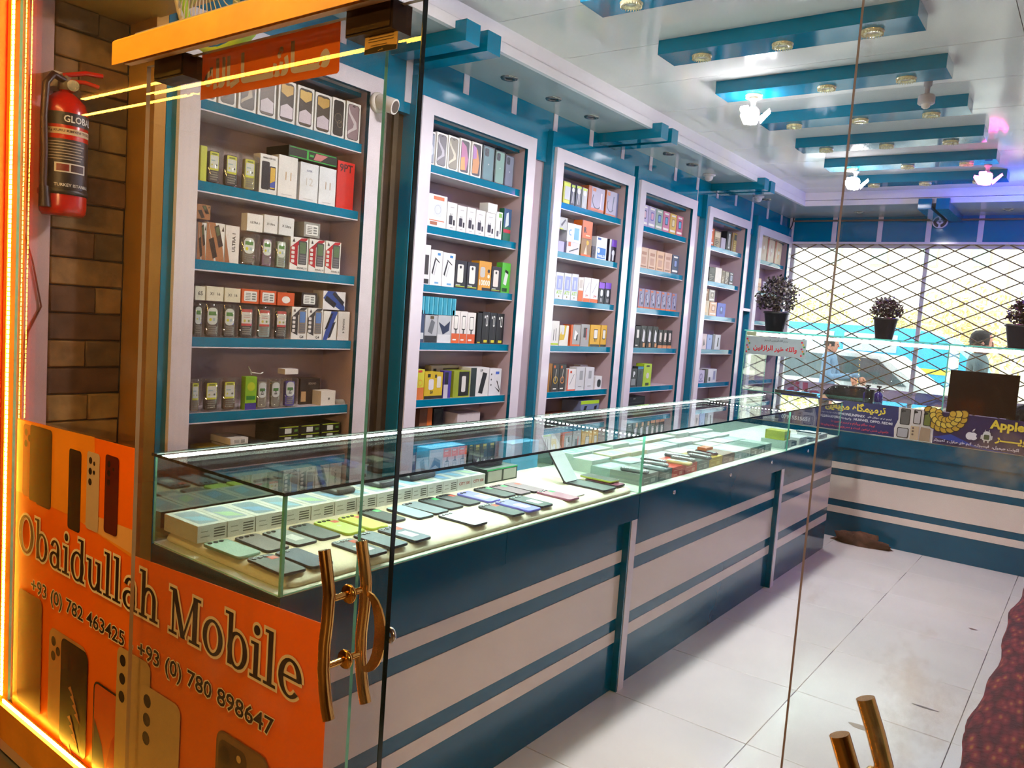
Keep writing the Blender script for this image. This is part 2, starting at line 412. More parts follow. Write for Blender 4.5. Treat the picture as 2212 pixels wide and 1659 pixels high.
# ---------------------------------------------------------------- corridor in front of the shop
CORR = mat('corridor_plaster', HX('5a3a20'), 0.6, var=0.2)
struct('floor_corridor', B(-6, -3, -0.06, 4, 1.02, 0, mat('corridor_floor', HX('6b5a48'), 0.35, var=0.2)))
struct('ceiling_corridor', B(-6, -3, 2.8, 4, 1.05, 2.9, CORR))
struct('wall_corridor_back', B(-6, -3.1, 0, 4, -3, 2.9, CORR))
struct('wall_corridor_left', B(-6.1, -3.1, 0, -6, 1.05, 2.9, CORR))
struct('wall_corridor_right', B(4, -3.1, 0, 4.1, 1.05, 2.9, CORR))
RED = mat('red_pillar', HX('c8281a'), 0.45, var=0.1)  # one even red for the front wall beside the fixed pane
struct('wall_front_left', B(-6, 0.99, 0, -2.775, 1.06, 2.9, RED))
struct('wall_front_right', B(0.95, 1.05, 0, 4, 1.12, 2.9, CORR))
struct('wall_front_header', B(-3.3, 1.06, 2.62, 1.3, 1.1, 3.0, CORR))
# ---------------------------------------------------------------- facade glazing
OR = mat('orange_painted_wood', HX('dd8a1c'), 0.5, var=0.12, vscale=9, bump=0.1)
CREAM = mat('cream_rail_lip', HX('e6b889'), 0.4)
w1 = sgroup('window_1', (-2.0, 1.05, 0))
wp('glass_pane', w1, B(-2.74, 1.05, 0.165, -1.13, 1.058, 2.62, DOORG, edge=GEDGE, axis=1))
wp('sill', w1, B(-2.775, 1.022, 0.055, -1.13, 1.10, 0.165, OR)); wp('sill_base', w1, B(-2.775, 1.035, 0.0, -1.13, 1.10, 0.055, CREAM))
wp('jamb', w1, B(-2.775, 1.03, 0.165, -2.752, 1.08, 2.62, OR))
w2 = sgroup('window_2', (0.5, 1.05, 0))
wp('glass_pane', w2, B(-0.03, 1.05, 0.0, 0.95, 1.058, 2.62, DOORG, edge=GEDGE, axis=1))
rail = sgroup('trim_5', (-0.5, 0.95, 2.07))
pr = [(0.928, 2.046), (0.972, 2.068), (0.972, 2.104), (0.934, 2.104), (0.928, 2.098)]
wp('painted_rail', rail, MB().prism(pr, -1.915, 1.4, OR, plane='yz'))
wp('rail_lip', rail, B(-1.9, 0.95, 2.053, 1.4, 0.966, 2.058, CREAM)); wp('rail_track', rail, B(-1.9, 0.973, 2.096, 1.4, 1.045, 2.13, card('8f8a80')))
def sliding_door(name, x0, x1, gm, hx, label, hs):
    d = empty(name, ((x0+x1)/2, 1.0, 0)); tag(d, label, kind='structure')
    wp('glass_pane', d, B(x0, 0.994, 0.02, x1, 1.004, 2.058, gm, edge=card('b89a74'), axis=1)); wp('edge_strip', d, B(x1, 0.994, 0.02, x1+0.002, 1.004, 2.058, GEDGED))
    for a in hs:
        p = wp('hanger_patch', d, B(a, 0.978, 2.012, a+0.12, 1.024, 2.062, DARKM))
        wp('patch_cover', p, B(a+0.004, 0.975, 2.016, a+0.116, 0.978, 2.058, DARKM)).location = (0, 0, 0)
    # pull handle: two bowed bars, standoffs, rosettes
    for s, yy in ((-1, 0.94), (1, 1.062)):
        if s > 0 and hx < -0.5: yy = 1.030
        HP = [(1.085, 0.0), (1.045, .011), (1.008, .020), (.96, .019), (.91, .0145), (.865, .0155), (.825, .022), (.797, .029), (.775, .037)]
        pts = [(hx+q*(1 if hx < -0.5 else 1.5), yy, z) for z, q in HP]
        h = wp('handle', d, MB().tube(pts, 0.0115, BRASS, 14))
        for zz in (0.868, 0.995):
            c = wp('standoff', h, MB().cyl((hx+0.017, yy, zz), (hx+0.017, 0.994 if s < 0 else 1.004, zz), 0.0065, BRASS, 12)); c.location = (0, 0, 0)
            if s < 0:
                r = MB(); r.lathe([(0.004, -0.004), (0.017, -0.004), (0.019, 0), (0.017, 0.004), (0.006, 0.006)], (hx+0.017, 0.990, zz), BRASS, 18, axis='y'); wp('rosette', h, r).location = (0, 0, 0)
    return d
d1 = sliding_door('door_1', -1.88, -0.985, DOORG, -1.098, 'frameless sliding glass door slid back over the fixed pane', (-1.816, -1.16))
d2 = sliding_door('door_2', -0.272, 0.62, DIRTG, -0.196, 'dusty frameless sliding glass door at the right edge of the entrance', (-0.2,))
# brass crescent lock plate with a ring on the door edge
cp = MB(); out = []
for i in range(13):
    a = math.radians(-88+176*i/12); out.append((-1.052+0.052*math.cos(a), 0.925+0.078*math.sin(a)))
inn = []
for i in range(13):
    a = math.radians(88-176*i/12); inn.append((-1.058+0.030*math.cos(a), 0.925+0.070*math.sin(a)))
cp.prism(out+inn, 1.010, 1.014, BRASS, plane='xz'); wp('lock_plate', d1, cp)
lr = MB(); lr.lathe([(0.006, -0.003), (0.015, -0.003), (0.016, 0), (0.015, 0.003), (0.006, 0.003)], (-0.994, 1.016, 0.935), CHROME, 16, axis='y'); wp('lock_ring', d1, lr)
# ---------------------------------------------------------------- LED strips of the shop front
LEDM = emit('amber_led', (1.0, 0.5, 0.04), FACADE_LED)
LEDS = mat('amber_led_tape', HX('e8a33a'), 0.5)
def led_tape(name, p, q, lab, pitch=0.0149, sz=(0.0055, 0.0055), m=None, n=(0, -1, 0)):
    p = Vector(p); q = Vector(q); d = (q-p).normalized(); L = (q-p).length; N = Vector(n); S = d.cross(N)
    e = empty(name, p); tag(e, lab, 'LED strip', 'amber LED tapes of the shop front')
    t = MB(); c = [p+S*a+N*b for a, b in ((-0.005, 0), (0.005, 0), (0.005, 0.0015), (-0.005, 0.0015))]
    c2 = [v+d*L for v in c]
    t.add(c+c2, [(0, 1, 5, 4), (1, 2, 6, 5), (2, 3, 7, 6), (3, 0, 4, 7), (0, 3, 2, 1), (4, 5, 6, 7)], LEDS); wp('tape', e, t)
    t = MB(); k = int(L/pitch)
    for i in range(k):
        o = p+d*(i+0.5)*pitch+N*0.0015
        A = [o+d*a*sz[0]+S*b*sz[1]+N*h for h in (0, 0.003) for a, b in ((-1, -1), (1, -1), (1, 1), (-1, 1))]
        t.add(A, [(0, 1, 5, 4), (1, 2, 6, 5), (2, 3, 7, 6), (3, 0, 4, 7), (4, 5, 6, 7)], m or LEDM)
    o = wp('led_chip', e, t); o['kind'] = 'stuff'; return e
led_tape('led_strip', (-2.744, 1.036, 0.185), (-2.744, 1.036, 2.60), 'amber LED strip running up the jamb of the fixed pane')
led_tape('led_strip', (-2.735, 1.036, 0.172), (-1.14, 1.036, 0.172), 'amber LED strip along the orange sill under the fixed pane', n=(0, -1, 0))
CL = emit('corridor_amber_led', (1.0, 0.5, 0.06), CORRIDOR_LED)
led_tape('led_strip', (-5.75, -0.5, 2.686), (-1.2, -0.5, 2.686), 'amber LED rope hung under the corridor ceiling opposite the shop', 0.05, (0.022, 0.008), CL, (0, 0, -1))
led_tape('led_strip', (-5.77, -0.5, 2.795), (-4.7, -0.5, 2.795), 'short amber LED rope fixed on the corridor ceiling opposite the shop', 0.05, (0.022, 0.008), CL, (0, 0, -1))
# added amber fill lamps, out of view, to brighten the shop front
def area(name, loc, rot, size, W, col, parent=None):
    L = bpy.data.lights.new(name, 'AREA'); L.shape = 'RECTANGLE'; L.size, L.size_y = size; L.energy = W; L.color = col
    o = bpy.data.objects.new(name, L); COL.objects.link(o); o.location = loc; o.rotation_euler = rot
    return o
cl = empty('corridor_lamp', (-1.8, 0.35, 2.74)); tag(cl, 'added amber fill tube, out of view on the passage ceiling', 'lamp')
wp('fill_lamp_body', cl, B(-2.7, 0.31, 2.76, -0.9, 0.39, 2.80, card('8a7a60')))
wp('fill_lamp_tube', cl, MB().cyl((-2.65, 0.35, 2.745), (-0.95, 0.35, 2.745), 0.013, emit('amber_fill_tube', (1, 0.55, 0.15), 18), 12))
area('corridor_lamp_light', (-1.8, 0.35, 2.72), (math.radians(20), 0, 0), (1.7, 0.06), 26, (1, 0.62, 0.2))
cl = empty('corridor_lamp', (0.9, -2.6, 2.15)); tag(cl, 'added amber fill tube, out of view on the passage back wall', 'lamp')  # second added fill, unseen behind the camera, lifts the pane stickers
wp('fill_lamp_body', cl, B(0.2, -2.99, 2.13, 1.6, -2.93, 2.21, card('8a7a60')))
wp('fill_lamp_tube', cl, MB().cyl((0.25, -2.91, 2.15), (1.55, -2.91, 2.15), 0.013, emit('amber_fill_tube', (1, 0.55, 0.15), 18), 12))
area('corridor_wall_fill_light', (0.9, -2.88, 2.14), (math.radians(88), 0, math.radians(25)), (1.3, 0.08), 170, (1, 0.64, 0.28))
# ---------------------------------------------------------------- ceiling beams with spots
def spot_mesh(mb_list=None):
    pass
GOLDR = mat('spot_rim_glass', HX('cfc9a0'), 0.2, metal=0.3, var=0.3, vscale=80)
SPOTC = mat('spot_lens', HX('d8d8d0'), 0.15, var=0.2, vscale=60)
ORD = ['first', 'second', 'third', 'fourth', 'fifth', 'sixth', 'seventh', 'eighth', 'ninth', 'tenth', 'eleventh', 'twelfth', 'thirteenth', 'fourteenth', 'fifteenth', 'sixteenth', 'seventeenth', 'eighteenth']
beams = []
for i in range(7):
    y = 2.72+0.682*i
    bm = MB().box(-1.825, y, 2.797, -0.72, y+0.178, ZC, TEAL)
    o = bm.build('ceiling_beam'); tag(o, 'teal box beam across the white ceiling, %s from the entrance' % ORD[i], 'beam', 'teal ceiling beams'); beams.append(y)
proto = None
for i, y in enumerate(beams):
    for j, x in enumerate((-1.647, -1.272, -0.905)):
        if proto is None:
            e = empty('ceiling_spot', (x, y+0.098, 2.797))
            r = MB(); r.lathe([(0.018, -0.004), (0.026, -0.012), (0.04, -0.012), (0.046, -0.004), (0.046, 0)], (0, 0, 0), GOLDR, 24); r.build('crystal_ring', e)
            t = MB()
            for q in range(24):
                a = 2*math.pi*q/24; t.cyl((0.04*math.cos(a), 0.04*math.sin(a), -0.010), (0.043*math.cos(a), 0.043*math.sin(a), -0.017), 0.004, GOLDR, 5, 0.001)
            k = t.build('crystal_teeth', e); k['kind'] = 'stuff'
            MB().lathe([(0.0, -0.006), (0.02, -0.006), (0.02, -0.002)], (0, 0, 0), SPOTC, 18).build('lens', e)
            proto = e; o = e
        else:
            o = copy_tree(proto); o.location = (x, y+0.098, 2.797)
        tag(o, 'crystal-rimmed recessed spot, %s across the %s teal ceiling beam from entrance' % (ORD[j], ORD[i]), 'spotlight', 'crystal spots under the beams')
# soffit downlights
proto = None; n = 0
DLM = mat('downlight_rim', HX('8b8a86'), 0.25, metal=0.8)
for x, y in [(-2.585, 3.26+0.405*i) for i in (0, 1, 2)]+[(-2.59, 5.12), (-2.59, 5.51), (-2.59, 7.1)]+[(-2.585, 2.45), (-2.585, 2.05)]:
    if proto is None:
        e = empty('soffit_downlight', (x, y, ZS))
        MB().lathe([(0.022, -0.002), (0.03, -0.008), (0.043, -0.006), (0.046, 0)], (0, 0, 0), DLM, 24).build('rim', e)
        MB().lathe([(0.0, -0.0015), (0.023, -0.0015)], (0, 0, 0), card('3a3836'), 18).build('lens', e); proto = e; o = e
    else: o = copy_tree(proto); o.location = (x, y, ZS)
    n += 1
    tag(o, 'unlit round downlight in the soffit, %s along the shelf wall' % ORD[sorted([2.05, 2.45, 3.26, 3.665, 4.07, 5.12, 5.51, 7.1]).index(round(y, 3))], 'downlight', 'downlights in the shelf soffit')
for i, x in enumerate((-1.75, -1.1, -0.55)):
    o = copy_tree(proto); o.location = (x-0.25, 7.95, ZS); tag(o, 'unlit round downlight over the window, %s from the shelf wall' % ORD[i], 'downlight', 'downlights over the window')
# teal bracket pairs hooked round the fascia
def bracket(y0, y1, lab):
    pts = [(XW+0.002, 2.682), (XC+0.07, 2.682), (XC+0.07, 2.772), (XC+0.0065, 2.772), (XC+0.0065, ZS-0.001), (XW+0.002, ZS-0.001)]
    o = MB().prism(pts, y0, y1, TEAL, plane='xz').build('ceiling_bracket'); tag(o, lab, 'bracket', 'teal brackets on the soffit edge')
for nm, ys in (('unit two', ((2.597, 2.69), (2.742, 2.835))), ('unit three', ((4.437, 4.53), (4.583, 4.669))), ('unit five', ((6.265, 6.36), (6.406, 6.507)))):
    for k, (a, b) in enumerate(ys): bracket(a, b, 'teal square-section bracket round the soffit edge above %s, %s of pair' % (nm, ('nearer', 'farther')[k]))
for k, (a, b) in enumerate(((-1.412, -1.309), (-1.275, -1.175))):
    pts = [(YFF-0.0065, 2.772), (YFF-0.06, 2.772), (YFF-0.06, 2.682), (YW-0.005, 2.682), (YW-0.005, ZS-0.001), (YFF-0.0065, ZS-0.001)]
    m = MB().prism(pts, a, b, TEAL, plane='yz'); o = m.build('ceiling_bracket'); tag(o, 'teal square-section bracket on the far fascia above the window, %s of two' % ORD[k], 'bracket', 'teal brackets on the soffit edge')
# ---------------------------------------------------------------- lamps
def bulb(name, x, y, ztop, col, W, es, lab, style='wings', drop=0.0):
    e = empty(name, (x, y, ztop)); tag(e, lab, 'lamp', 'hanging LED bulbs')
    g = mat('lamp_socket', HX('b9b6b4'), 0.3); gl = emit('bulb_glow_'+name+lab[:5], col, es)
    MB().lathe([(0.0, 0), (0.024, 0), (0.024, -0.012), (0.013, -0.02), (0.013, -0.045), (0.022, -0.05), (0.022, -0.06), (0, -0.06)], (0, 0, 0), g, 16).build('socket', e)
    MB().lathe([(0.0, -0.06), (0.03, -0.06), (0.036, -0.075), (0.036, -0.115), (0.028, -0.135), (0.0, -0.142)], (0, 0, 0), gl, 20).build('globe', e)
    for a in (20, 140, 260):
        A = math.radians(a); c, s = math.cos(A), math.sin(A); t = MB()
        P = [(0.036, -0.105), (0.045, -0.13), (0.092, -0.075), (0.085, -0.06)]
        L = []
        for q in (-0.022, 0.022):
            for r, zz in P: L.append((r*c-q*s, r*s+q*c, zz))
        t.add(L, [(0, 1, 2, 3), (7, 6, 5, 4), (0, 4, 5, 1), (1, 5, 6, 2), (2, 6, 7, 3), (3, 7, 4, 0)], gl); t.build('wing', e)
    L = bpy.data.lights.new(name+'_light', 'AREA'); L.shape = 'DISK'; L.size = 0.11; L.energy = W; L.color = col
    o = bpy.data.objects.new(name+'_light', L); COL.objects.link(o); o.parent = e; o.location = (0, 0, -0.15)
WHT = (1.0, 0.95, 0.98)
bulb('led_bulb', -1.665, 2.50, 2.86, WHT, BULB_W, 62, 'white glowing winged bulb hanging at the top edge above the first beam')
bulb('led_bulb', -1.647, beams[2]+0.098, 2.783, WHT, BULB_W, 62, 'bright white winged bulb under the third teal beam')
bulb('led_bulb', -1.62, beams[5]+0.098, 2.783, WHT, BULB_W*0.8, 62, 'glaring white winged bulb under the sixth teal beam')
bulb('led_bulb', -0.775, beams[5]+0.098, 2.783, (1.0, 0.12, 0.55), PINK_W, 12, 'pink glowing winged bulb under the sixth teal beam')
bl = empty('blue_disco_lamp', (-0.52, 7.2, 2.74)); tag(bl, 'round blue party lamp on the ceiling near the window', 'lamp')
wp('lamp_base', bl, MB().lathe([(0, 0.12), (0.05, 0.12), (0.05, 0.05), (0.02, 0.04)], (-0.52, 7.2, 2.74), card('26262c'), 18))
wp('lamp_globe', bl, MB().lathe([(0.0, -0.05), (0.03, -0.04), (0.05, 0), (0.04, 0.035), (0.0, 0.05)], (-0.52, 7.2, 2.74), emit('blue_globe', (0.02, 0.06, 1.0), 8), 20))
L = bpy.data.lights.new('blue_light', 'POINT'); L.energy = BLUE_W; L.color = (0.05, 0.1, 1.0); L.shadow_soft_size = 0.05
o = bpy.data.objects.new('blue_light', L); COL.objects.link(o); o.location = (-0.52, 7.12, 2.64)
# motion sensor hung under the third beam
ms = empty('motion_sensor', (-0.86, 4.46, ZC)); tag(ms, 'grey motion sensor head hanging between two teal beams', 'sensor')
G = card('b9b4b6')
wp('arm', ms, MB().lathe([(0, 0), (0.02, 0), (0.02, -0.03), (0.012, -0.035), (0.012, -0.075), (0, -0.075)], tuple(ms.location), G, 16))
wp('head', ms, MB().lathe([(0, -0.07), (0.035, -0.075), (0.04, -0.085), (0.04, -0.115), (0.035, -0.12), (0, -0.12)], tuple(ms.location), G, 22))
wp('lens', ms, MB().lathe([(0.022, -0.12), (0.02, -0.133), (0.01, -0.141), (0, -0.143)], tuple(ms.location), card('e4e2dc'), 16))
for i, (x, y) in enumerate(((-2.625, 5.90), (-2.6, 6.93))):
    e = empty('dome_camera', (x, y, ZS)); tag(e, 'white dome camera under the soffit, %s from the entrance' % ORD[i], 'camera', 'dome cameras')
    wp('base', e, MB().lathe([(0, 0), (0.05, 0), (0.05, -0.008), (0.042, -0.014), (0.03, -0.014)], (x, y, ZS), card('d8d4d8'), 22))
    wp('dome', e, MB().lathe([(0.033, -0.012), (0.032, -0.03), (0.022, -0.045), (0, -0.052)], (x, y, ZS), card('dedade'), 22))
# cctv turret on the stile of unit one
cc = empty('cctv_camera', (-2.70, 2.475, 2.43)); tag(cc, 'white turret security camera on the stile of the first wall unit', 'camera')
CW = card('e6e0da')
wp('base', cc, MB().lathe([(0, 0), (0.045, 0), (0.045, 0.012), (0.036, 0.02), (0, 0.02)], (-2.70, 2.475, 2.43), CW, 22, axis='x'))
wp('turret', cc, MB().cyl((-2.685, 2.475, 2.435), (-2.61, 2.50, 2.41), 0.034, CW, 20))
wp('lens_face', cc, MB().cyl((-2.6105, 2.4998, 2.4102), (-2.608, 2.5005, 2.4094), 0.026, card('4a3828'), 20))
# siren on far band, pipe, cable
sr = empty('alarm_siren', (-1.358, YW-0.004, 2.69)); tag(sr, 'round white alarm sounder with three dark slots on the far teal band', 'alarm')
wp('disc', sr, MB().cyl((-1.358, YW-0.005, 2.69), (-1.358, YW-0.03, 2.69), 0.066, card('e2e0ea'), 28))
t = Draw((-1.358-0.066, YW-0.0305, 2.69-0.066), (1, 0, 0), (0, 0, 1), 0.132, 0.132)
for a in (40, 160, 280): t.ring(0.5, 0.5, 0.43, 0.2, '2a2a36', 8, a, a+95)
t.ell(0.5, 0.5, 0.1, '2a2a36'); o = t.build('slot', sr); o.location = -sr.location; o['kind'] = 'stuff'
o = MB().tube([(-2.7, YW-0.05, 2.705), (-1.0, YW-0.05, 2.70), (1.1, YW-0.05, 2.695)], 0.009, card('7a6a5a'), 10).build('curtain_pipe'); tag(o, 'thin brown pipe running along the teal band over the window', 'pipe')
o = MB().tube([(-2.70, YW-0.03, 2.745), (-2.71, YW-0.04, 2.66), (-2.73, YW-0.06, 2.60), (-2.74, YW-0.3, 2.56)], 0.006, BLACK, 8).build('black_cable'); tag(o, 'short black cable hanging in the far teal corner', 'cable')
# ---------------------------------------------------------------- wall shelf units
SHZ = [2.243, 1.948, 1.659, 1.369, 1.078, 0.885]
UNAME = ['first', 'second', 'third', 'fourth', 'fifth', 'sixth']
XF, XSH, XBK = -2.70, -2.735, -2.925
OPEN = []
for ui, (a, b) in enumerate(UN):
    e = empty('wall_shelf_unit', (-2.82, (a+b)/2, 0)); tag(e, 'tall teal and white shelf unit, %s from the entrance along the wall' % UNAME[ui], 'shelf unit', 'wall shelf units')
    t0, t1 = a-0.025, b+0.02; i0, i1 = a+0.08, b-0.08; OPEN.append((i0, i1))
    if ui == 0: t0 = 1.512
    c = MB(); c.box(-2.944, t0, 0, XF-0.02, a+0.01, 2.63, TEAL); c.box(-2.944, b-0.01, 0, XF-0.02, t1, 2.63, TEAL); c.box(-2.944, a+0.01, 2.535, XF-0.02, b-0.01, 2.63, TEAL)
    wp('carcass', e, c)
    zi = 2.467
    wp('frame_stile', e, MB().prism([(a, 0), (i0, 0), (i0, zi), (a, 2.54)], XF-0.02, XF, WHITE, plane='yz'))
    wp('frame_stile', e, MB().prism([(i1, 0), (b, 0), (b, 2.54), (i1, zi)], XF-0.02, XF, WHITE, plane='yz'))
    wp('frame_rail', e, MB().prism([(a, 2.54), (i0, zi), (i1, zi), (b, 2.54)], XF-0.02, XF, WHITE, plane='yz'))
    wp('reveal', e, B(XF-0.02, i1, 0, XF-0.0005, i1-0.002, zi, TEALD)); wp('reveal', e, B(XF-0.02, i0, zi-0.002, XF-0.0005, i1, zi, TEALD))
    wp('back_panel', e, B(-2.944, i0-0.02, 0, XBK, i1+0.02, 2.5, MAUVE))
    for yy in (i0-0.012, i1): wp('side_panel', e, B(XBK, yy, 0, XF-0.02, yy+0.012, 2.5, MAUVE))
    wp('top_panel', e, B(XBK, i0, 2.467, XF-0.02, i1, 2.48, MAUVE))
    for z in SHZ:
        s = wp('shelf', e, B(XBK, i0, z-0.036, XSH-0.003, i1, z, WHITE))
        q = wp('shelf_edge', s, B(XSH-0.003, i0, z-0.036, XSH, i1-0.004, z, TEAL)); q.location = (0, 0, 0)
        q = wp('edge_bead', s, B(XBK+0.01, i0, z-0.041, XSH, i1-0.004, z-0.0362, WHITE)); q.location = (0, 0, 0)
# ---------------------------------------------------------------- display counters along the shelf wall
LEDW = emit('case_led_white', (0.86, 1.0, 0.91), CASE_LED)
XT, XB0 = -1.478, -1.508
ZB, ZG = 0.835, 1.09
STR = ((0.555, 0.606), (0.314, 0.50), (0.21, 0.262))
def counter(idx, y0, y1, seam, locks, endglass, label, last=False):
    e = empty('display_counter', (-1.76, (y0+y1)/2, 0)); tag(e, label, 'counter', 'glass-topped display counters')
    wp('carcass', e, B(-2.03, y0, 0, XB0, y1, 0.735, TEALD))
    yl = y1-0.001 if last else y1-0.062
    for a, b in STR: wp('stripe_panel', e, B(XB0, y0+0.002, a, XB0+0.002, yl, b, CREAMW))
    wp('drawer_box', e, B(-2.05, y0, 0.735, XT-0.004, y1, ZB, TEALD))
    ys = [y0]+seam+[y1]
    for a, b in zip(ys[:-1], ys[1:]): 
        d = wp('drawer_front', e, B(XT-0.004, a+0.001, 0.733, XT, b-0.001, ZB+0.002, TEALD))
        for ly in locks:
            if a < ly < b:
                k = MB().lathe([(0.0, 0.004), (0.004, 0.004), (0.005, 0.006), (0.0085, 0.005), (0.0095, 0)], (XT, ly, 0.80), CHROME, 14, axis='x'); wp('lock', d, k).location = (0, 0, 0)
    if not last: 
        wp('leg', e, B(XB0, y1-0.048, 0.0, XT, y1-0.002, 0.733, WHITE)); wp('leg_side', e, B(XB0, y1-0.060, 0.0, XT-0.002, y1-0.048, 0.733, TEALD))
    wp('case_floor', e, B(-2.045, y0+0.004, ZB, XT-0.008, y1-0.004, ZB+0.006, mat('case_floor_board', HX('e6ecdd'), 0.4)))
    wp('glass_front', e, B(XT-0.007, y0+0.007, ZB+0.006, XT-0.001, y1-0.002, ZG-0.008, CASEG, edge=GEDGE, axis=0))
    if endglass: 
        wp('glass_end', e, B(-2.045, y0, ZB+0.004, XT-0.001, y0+0.006, ZG-0.008, CASEG, edge=GEDGE, axis=1))
        wp('corner_edge', e, B(XT-0.008, y0, ZB+0.004, XT, y0+0.008, ZG-0.008, GEDGE))
    else: wp('glass_divider', e, B(-2.04, y0+0.001, ZB+0.006, XT-0.008, y0+0.006, ZG-0.03, CASEG, edge=GEDGE, axis=1))
    wp('glass_top', e, B(-2.055, y0-(0.006 if endglass else -0.001), ZG-0.008, XT+0.005, y1-0.001, ZG, CASEG, edge=GEDGED, axis=2))
    wp('back_mirror', e, B(-2.05, y0+0.006, ZB+0.006, -2.045, y1-0.006, ZG-0.009, MIRROR))
    l = wp('led_strip', e, B(-2.044, y0+0.02, ZG-0.016, -2.036, y1-0.02, ZG-0.0085, LEDW))
    l = wp('led_strip', e, B(XT-0.016, y0+0.03, ZG-0.0115, XT-0.010, y1-0.03, ZG-0.0085, LEDW))
    if not last:
        t = MB()
        for i in range(26): xx = -2.02+i*0.0205; t.box(xx, y1-0.014, ZG-0.014, xx+0.006, y1-0.008, ZG-0.009, LEDW)
        o = wp('led_chip', e, t); o['kind'] = 'stuff'
    return e
counter(0, 1.14, 2.93, [2.02], [], True, 'first glass-topped counter nearest the entrance, full of phones on a cream pad')
counter(1, 2.932, 4.818, [], [3.26, 3.93, 4.56], False, 'middle glass-topped counter crammed with flat accessory boxes')
counter(2, 4.82, 6.0, [], [5.26], False, 'last short glass-topped counter before the far counter', last=True)
# small dark handles on first counter drawers
for ly in (1.97, 2.5):
    pass
# cream foam pad
fp = MB(); pillow(fp, rrect(0.50, 1.70, 0.04, 6, -1.778, 2.045), [(-0.022, 0.8415), (-0.027, 0.847), (-0.024, 0.856), (-0.012, 0.865), (0.004, 0.870), (0.02, 0.8715)], foam('cream_foam', HX('f3ecd2')))
o = fp.build('foam_pad'); tag(o, 'cream foam display pad lying inside the first counter case', 'pad')
t = Draw((-1.524, 1.75, 0.8455), (0, 1, 0), (0, 0, 1), 0.62, 0.014, 0.0035)
t.text('MON-DM.950', 0.0, 0.1, 0.17, 0.9, '5a5840', 0.02); t.text('ORTHO PREMIUM 1.25 24 KG', 0.22, 0.3, 0.75, 0.8, 'a9a688'); t.build('printed_line', o)
# ---------------------------------------------------------------- far counter with tall case
FY = 6.41; FX0 = -2.4
fe = empty('display_counter', (-0.6, 6.7, 0)); tag(fe, 'long teal striped counter with a tall glass case in front of the window', 'counter', 'glass-topped display counters')
wp('carcass', fe, B(FX0, FY+0.03, 0, XR-0.01, 6.98, 0.72, TEALD))
for a, b in STR: wp('stripe_panel', fe, B(FX0+0.002, FY+0.028, a-0.018, XR-0.012, FY+0.03, b-0.018, CREAMW))
wp('drawer_box', fe, B(FX0, FY+0.004, 0.712, XR-0.01, 7.0, 0.83, TEALD)); wp('drawer_front', fe, B(FX0, FY, 0.71, XR-0.01, FY+0.004, 0.832, TEALD))
wp('counter_top', fe, B(FX0, FY+0.008, 0.832, XR-0.01, 7.0, 0.838, CREAMW))
for a, b in ((FX0+0.006, -0.905), (-0.895, XR-0.02)): wp('glass_front', fe, B(a, FY, 0.838, b, FY+0.006, 1.552, CLEAR, edge=GEDGE, axis=1))
wp('glass_end', fe, B(FX0, FY, 0.838, FX0+0.006, 6.95, 1.552, CLEAR, edge=GEDGE, axis=0)); wp('glass_divider', fe, B(-0.904, FY+0.002, 0.838, -0.896, 6.93, 1.552, CLEAR, edge=GEDGE, axis=0))
wp('glass_top', fe, B(FX0-0.008, FY-0.012, 1.552, XR-0.02, 6.97, 1.563, CLEAR, edge=mat('aqua_glass_edge', HX('66d6c4'), 0.15), axis=2))
wp('glass_shelf', fe, B(FX0+0.006, FY+0.07, 1.06, -0.91, 6.95, 1.066, CLEAR, edge=GEDGE, axis=2))
wp('led_strip', fe, B(FX0+0.09, FY+0.008, 1.520, XR-0.03, FY+0.03, 1.546, emit('case_tube_white', (1.0, 0.98, 0.95), 5)))
wp('led_end', fe, B(FX0+0.01, FY+0.008, 1.518, FX0+0.088, FY+0.03, 1.547, card('e0dcb8')))
# ---------------------------------------------------------------- goods on the wall shelves
SHN = ['top', 'second', 'third', 'fourth', 'fifth', 'lowest']
XI = -2.745; KS = 0.9892
def lam(*seq):
    """print from a list of (op, args...)"""
    def f(d):
        for q in seq: getattr(d, q[0])(*q[1:])
    return f
def P_iph(bg='2c2620', sw='c8b48a', bot=None, accent=None):
    def f(d):
        d.rr(.1, .05, .9, .95, '26221f', .2); d.rr(.13, .065, .87, .935, bg, .18)
        if bot: d.poly([(.14, .12), (.86, .12), (.86, .38), (.5, .46), (.14, .36)], bot)
        if sw == 'top': d.poly([(.15, .7), (.5, .62), (.85, .72), (.85, .9), (.15, .9)], accent or 'd6ab52')
        elif sw == 'x':
            d.ring(.5, .5, .3, .02, 'a08a62', 14); d.ring(.62, .36, .22, .02, 'a08a62', 12)
        elif sw: d.poly([(.14, .9), (.3, .72), (.72, .52), (.78, .36), (.3, .22), (.14, .15), (.14, .24), (.5, .36), (.55, .46), (.14, .72)], sw)
        d.rr(.4, .89, .6, .915, '0e0d0c', .5)
    return f
def P_back(c, dark='2a3638'):
    def f(d):
        d.rr(.1, .03, .93, .97, c, .12); d.rr(.16, .70, .52, .93, dark, .25)
        for u, v in ((.25, .87), (.25, .76), (.42, .815)): d.ell(u, v, .065, '11171a', 10)
        d.ell(.53, .48, .045, 'cfd8d6', 8)
    return f
def P_num(t, c='c9a77a', extra=None):
    def f(d):
        d.text(t, .3, .42, .75, .62, c, 0.0)
        d.rect(.2, .06, .75, .075, 'c9c6c4')
        if extra: d.text(extra, .35, .75, .65, .86, '2d3a78', .02)
    return f
